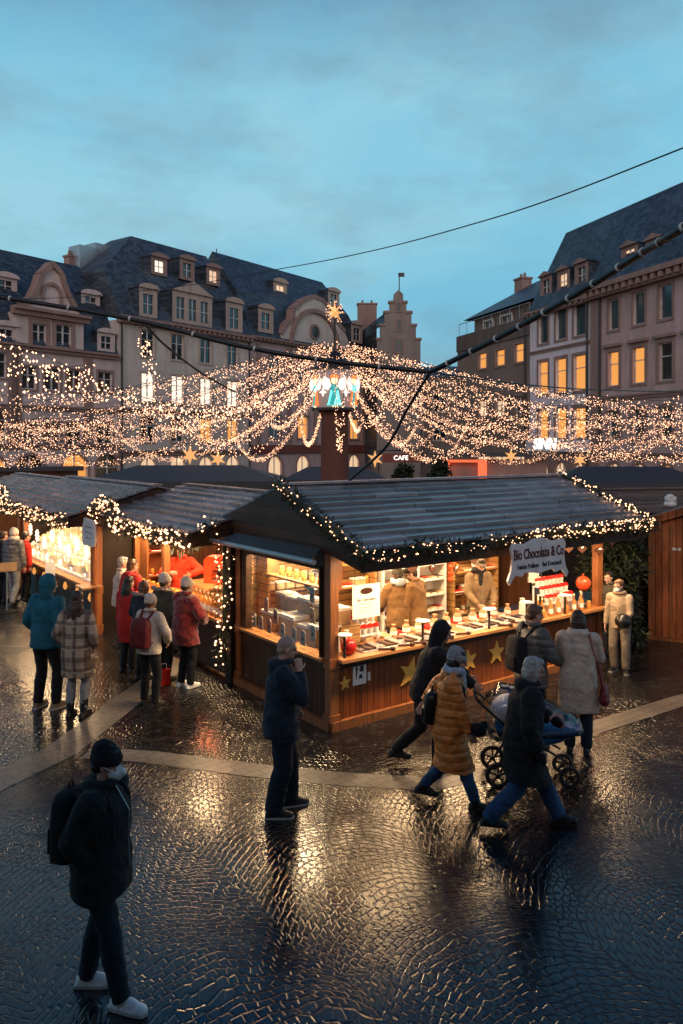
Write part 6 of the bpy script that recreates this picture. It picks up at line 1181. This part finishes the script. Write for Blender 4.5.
# standing notices by the left alley
def stand_sign(label, c, rz, w, h, z, mt):
    t = thing('stand_sign', label, 'sign', c, rz); m = MB(); m.lathe([(.24,0), (.24,.02), (.03,.035)], n=20); m.build('base', M['dark_metal'] if mt != 'paper' else M['white'], t); m = MB(); m.tube([(0,0,.03), (0,0,z)], .02, 8); m.build('pole', M['metal'], t); m = MB(); m.b2((-w/2,-.035,z-h/2), (w/2,-.021,z+h/2)); m.build('board', M[mt], t)
stand_sign('wide brown board on a round footed stand at the left edge', G(7, 612), R_(30), .40, .2, 1.0, 'card'); stand_sign('narrow white notice on a stand with a white round foot', G(50, 618), R_(30), .2, .3, 1.05, 'paper')
t = thing('shopping_bag', 'small red paper bag standing between the customers of the red lit stall', 'bag', G(164, 684), R_(20)); t.scale = (.7, .7, .7); m = MB(); m.b2((-.13,-.07,0), (.13,.07,.33)); m.build('bag', M['red'], t); m = MB(); m.tube([(-.06,0,.33), (-.05,0,.45), (.05,0,.45), (.06,0,.33)], .008, 6); m.build('handle', M['white'], t)
# ---------------------------------------------------------------- light canopy, column, cables
CX = V((-.22, 25, 0))
t = thing('stone_column', 'dark red sandstone column in the middle of the market under the light canopy', 'column', CX, 0)
m = MB(); m.lathe([(.62,0), (.62,.35), (.5,.45), (.47,.7), (.43,4.6), (.47,4.72), (.55,4.8)], n=28); m.build('shaft', wallmat('red_column_stone', (.15,.055,.04), .6), t, True, sharp=40)
m = MB(); m.lathe([(.95,0), (.95,.12), (.64,.121)], n=8); m.build('plinth', M['stone'], t)
t = thing('angel_lantern', 'glowing drum with stained glass angels in teal and orange on top of the column', 'lantern', CX+V((0,0,4.8)), 0)
NS = 6; RD = .70
m = MB(); m.lathe([(RD+.04,0), (RD+.04,.08)], n=NS*4); m.build('base_ring', M['dark_metal'], t); m = MB(); m.lathe([(RD+.04,1.28), (RD+.04,1.36), (.1,1.9)], n=NS*4); m.build('hood', M['dark_metal'], t)
gl = emit('lantern_glass', (.62, .46, .44), .22, (.2,.16,.15)); teal = emit('teal_glass', (.16, .85, .75), 1.1); tdk = emit('deep_teal_glass', (.02, .35, .36), .8); orr = emit('orange_glass', (1, .22, .04), .95); skin_g = emit('cream_glass', (1, .78, .45), 1.15); wing = emit('pale_glass', (1, .86, .74), 1.1)
m = MB(); m.lathe([(RD-.06,.081), (RD-.06,1.279)], n=NS*4); m.build('glass_drum', gl, t)
for k in range(NS):
    a = -PI/2+k*2*PI/NS; Mx = RZ(a+PI/2) @ TR(0, -RD, 0) @ RX(PI/2); od = k % 2
    m = MB(); m.prism([(-.24,.14), (.24,.14), (.2,.22), (.09,.78), (-.09,.78), (-.2,.22)], .02, 0 if not od else 2, Mx); m.prism([(-.16,.15), (-.02,.15), (.06,.5), (-.02,.7)], .025, 1, Mx)
    m.prism([(-.1,.78), (.1,.78), (.13,.62), (.02,.55), (-.13,.62)], .028, 1 if not od else 0, Mx)
    m.prism([(.105*math.cos(q*PI/7), .92+.12*math.sin(q*PI/7)) for q in range(14)], .03, 3, Mx); m.prism([(.15*math.cos(q*PI/7), .99+.12*math.sin(q*PI/7)) for q in range(8)], .033, 2, Mx)
    for s in (-1, 1): m.prism([(s*.1,.76), (s*.16,.95), (s*.32,1.05), (s*.40,.85), (s*.34,.66), (s*.2,.6)][::s], .015, 4, Mx); m.prism([(s*.04-.025,.0), (s*.04+.025,.0), (s*.04+.025,.13), (s*.04-.025,.13)], .02, 3, Mx)
    m.build('angel', [teal, tdk, orr, skin_g, wing], t)
    m = MB(); Ms = RZ(a+PI/2+PI/NS) @ TR(0, -RD-.01, .55) @ RX(PI/2); rot_star(m, .15, .02, 4, .4, Ms); m.build('glass_star', wing, t)
m = MB(); m.tube([(0,0,1.9), (0,0,3.05)], .035, 8); m.build('mast', M['dark_metal'], t)
t = thing('star_finial', 'golden many pointed star on the mast above the light canopy', 'star', CX+V((0,0,7.95)), R_(15))
sm = emit('gold_star_light', (1, .46, .17), .75, (.6,.35,.1)); m = MB()
for d in [V((math.cos(a), .0, math.sin(a))) for a in [PI/2+k*PI/4 for k in range(8)]]+[V((.5,-.7,.5)), V((-.5,-.7,.5)), V((.5,-.7,-.5)), V((-.5,-.7,-.5)), V((.5,.7,.5)), V((-.5,.7,-.5)), V((0,-1,0))]:
    d = d.normalized(); u = d.orthogonal().normalized()*.10; w_ = d.cross(u).normalized()*.10; Ln = .52 if abs(d.y) < .1 else .34; m.add([u, w_, -u, -w_, d*Ln], [(0,1,4), (1,2,4), (2,3,4), (3,0,4), (3,2,1,0)])
t.scale = (.66, .66, .8); m.build('spikes', sm, t); m = MB()
for k in range(50): d = V((random.gauss(0,1), random.gauss(0,.5), random.gauss(0,1))).normalized(); m.octa(d*rnd(.15,.5), .02)
q = m.build('bulbs', M['bulb_far'], t); q['kind'] = 'stuff'
m = MB(); m.tube([(0,0,-.2), (0,0,-.05)], .03, 6); m.build('socket', M['dark_metal'], t)

def strand(p0, p1, sag, label, dens=26, drop=.35, br=.0165, n=28, spread=.1, sk=0, skew=.5):
    """one light string: cable with hanging drops of bulbs"""
    p0, p1 = V(p0), V(p1); pts = []
    for k in range(n+1):
        f = k/n; pts.append(p0.lerp(p1, f)-V((0,0,sag*4*f*(1-f)*(1+skew*(f-.5)))))
    m = MB(); m.tube(pts, .008, 4); o = m.build('light_string', M['cable']); tag(o, label, 'light string', 'light strings of the canopy')
    b = MB()
    for p, q in zip(pts, pts[1:]):
        L_ = (q-p).length; c = L_*dens; c = int(c)+(random.random() < c-int(c))
        for _ in range(c):
            h = -drop*random.random()**1.2
            b.octa(p.lerp(q, rnd(0, 1))+V((rnd(-spread, spread), rnd(-spread, spread), h+rnd(-.03,.05))), br*random.choice((.7, .9, 1, 1.1, 1.45)), st=1.25)
    o2 = b.build('bulbs', M['bulb_far'], o); o2['kind'] = 'stuff'; return pts
LB = 'string of warm bulbs swept from the canopy peak out over the market'
apex = CX+V((0,0,7.05)); NST = 54; low = []
for k in range(NST):
    a = 2*PI*(k+.5)/NST+rnd(-.05,.05); fr = math.sin(a)          # fr<0: towards the camera
    R = 18.5 if fr > -.2 else 18.5*(1-.50*(-fr-.2)/.8)
    ze = rnd(4.7, 5.0); sg = (1.0, 2.3, 1.65)[k % 3]*rnd(.93, 1.07)
    if fr < -.35: ze = rnd(4.6, 5.0); sg *= .75
    st0 = apex+V((math.cos(a)*.5, math.sin(a)*.5, (-.1, -.8, -.4)[k % 3]))
    pts = strand(st0, CX+V((math.cos(a)*R, math.sin(a)*R, ze)), sg, LB, dens=36 if fr > -.4 else 16, drop=.2, spread=.06, br=.0098)
    if k % 4 == 0: low.append(min(pts, key=lambda p: p.z))
# swags low round the column
for k, a in enumerate((R_(8), R_(35), R_(150), R_(178), R_(205), R_(-28))):
    p0 = CX+V((math.cos(a)*.9, math.sin(a)*.9, 6.0)); p1 = CX+V((math.cos(a+.15)*5.2, math.sin(a+.15)*5.2, rnd(4.2,4.8)))
    pts = strand(p0, p1, 1.35, 'short string of bulbs swagged from the lantern down beside the column', dens=30, drop=.16, skew=.9, spread=.06, br=.0105); low.append(min(pts, key=lambda p: p.z))
# curtains on the rim
def rim(a0, a1, R, z, label, drop, dens, n=10, sag=.3):
    A_ = [CX+V((math.cos(a0+(a1-a0)*k/n)*R, math.sin(a0+(a1-a0)*k/n)*R*.9, z+(.25 if k % 2 else -.1))) for k in range(n+1)]
    for p, q in zip(A_, A_[1:]): strand(p, q, sag, label, dens=dens*.66, drop=drop, n=10, spread=.07, br=.012)
rim(R_(138), R_(206), 13.5, 4.75, 'icicle curtain of warm bulbs along the left rim of the canopy', .9, 64, 6); rim(R_(150), R_(205), 11.5, 3.95, 'low icicle curtain of warm bulbs over the left stalls', .55, 48, 5)
rim(R_(-28), R_(42), 13.0, 5.0, 'icicle curtain of warm bulbs along the right rim of the canopy', .95, 60, 6); rim(R_(-24), R_(40), 12.0, 3.95, 'low icicle curtain of warm bulbs over the right roofs', .4, 46, 5)
# strings nearer the camera on the left
strand((-7.6, 17, 6.25), (-1.4, 24, 5.6), 1.15, 'loose string of large bulbs crossing in front of the left houses', dens=30, drop=.5, br=.019); strand((-9.5, 16, 6.15), (-6.2, 19.5, 5.75), .35, 'short string of large bulbs at the left edge', dens=40, drop=.75, br=.02); strand((-4.75, 18.6, 6.35), (-4.6, 19, 5.3), 0, 'vertical knot of bulbs hanging under the dark cable', dens=50, drop=.2, br=.017, spread=.16)
# illuminated hanging stars
def hang_star(c, r, label):
    t = thing('hanging_star', label, 'star', c, rnd(-.3,.3), 'stars hung in the light canopy'); m = MB(); rot_star(m, r, .05, 6, .38, TR(0,.025,0) @ RX(PI/2)); m.build('star', sm, t); m = MB(); m.tube([(0,0,r), (0,0,r+.5)], .006, 5); m.build('cord', M['cable'], t)
for (px, py, d), lb in zip(((190, 455, 23), (375, 459, 24), (556+24, 460, 30), (511, 456, 30), (218, 459, 24)), ('six pointed glowing star below the swag left of the column', 'glowing star just right of the column foot', 'glowing star beside the lit shop lettering', 'glowing star over the kiosk', 'glowing star in front of the lit arches')):
    hang_star((ray(px)*d, d, CH+(445-py)*d/F0), .27, lb)

def cable(label, P, r, clips=0, name='power_cable', n=20):
    """P: measured points (px, py, distance)"""
    W3 = [V((ray(a)*d, d, CH+(445-b)*d/F0)) for a, b, d in P]; pts = []
    for i in range(len(W3)-1):
        p0 = W3[max(i-1, 0)]; p1, p2 = W3[i], W3[i+1]; p3 = W3[min(i+2, len(W3)-1)]
        for k in range(n):
            s = k/n; pts.append(.5*((2*p1)+(p2-p0)*s+(2*p0-5*p1+4*p2-p3)*s*s+(3*p1-p0-3*p2+p3)*s**3))
    pts.append(W3[-1]); m = MB(); m.tube(pts, r, 8); o = m.build(name, M['cable'], smooth=True); tag(o, label, 'cable', 'cables strung over the market')
    if clips:
        L_ = 0
        for p, q in zip(pts, pts[1:]):
            L_ += (q-p).length
            if L_ > clips: L_ = 0; c = MB(); e = (q-p).normalized(); c.tube([p-e*.012, p+e*.012], r*1.25, 10); c.build('cable_tie', M['clip'], o)
    return o
cable('thick black cable rising to the right edge with pale ties', [(430, 372, 9.5), (500, 337, 8.6), (580, 292, 7.6), (640, 254, 6.8), (720, 203, 5.8), (1100, -60, 4.6), (2200, -760, 3.0)], .033, .33)
cable('dark cable running from the left edge down to the junction right of the lantern', [(-700, 200, 11.5), (-60, 288, 10.5), (0, 297, 10.4), (130, 319, 10.2), (240, 346, 10), (330, 361, 9.8), (430, 372, 9.5)], .03, .8)
cable('dark cable dropping from the junction to the ridge of the chocolate stall', [(430, 372, 9.5), (408, 408, 10.2), (385, 448, 11), (345, 484, 11.9)], .02)
cable('thin cable stretched across the sky from right to left', [(1600, -180, 7), (760, 118, 9), (683, 148, 10), (560, 196, 12), (480, 222, 14), (380, 249, 17), (285, 268, 20), (150, 290, 24), (0, 299, 28), (-300, 296, 36)], .011)
cable('thin cable from the junction along the top of the right lights', [(430, 372, 9.5), (520, 384, 12), (600, 390, 15), (700, 392, 19)], .011)
cable('short dark cable between the mansard house and the light canopy', [(146, 325, 19), (165, 345, 20), (200, 372, 22), (235, 392, 24)], .03)
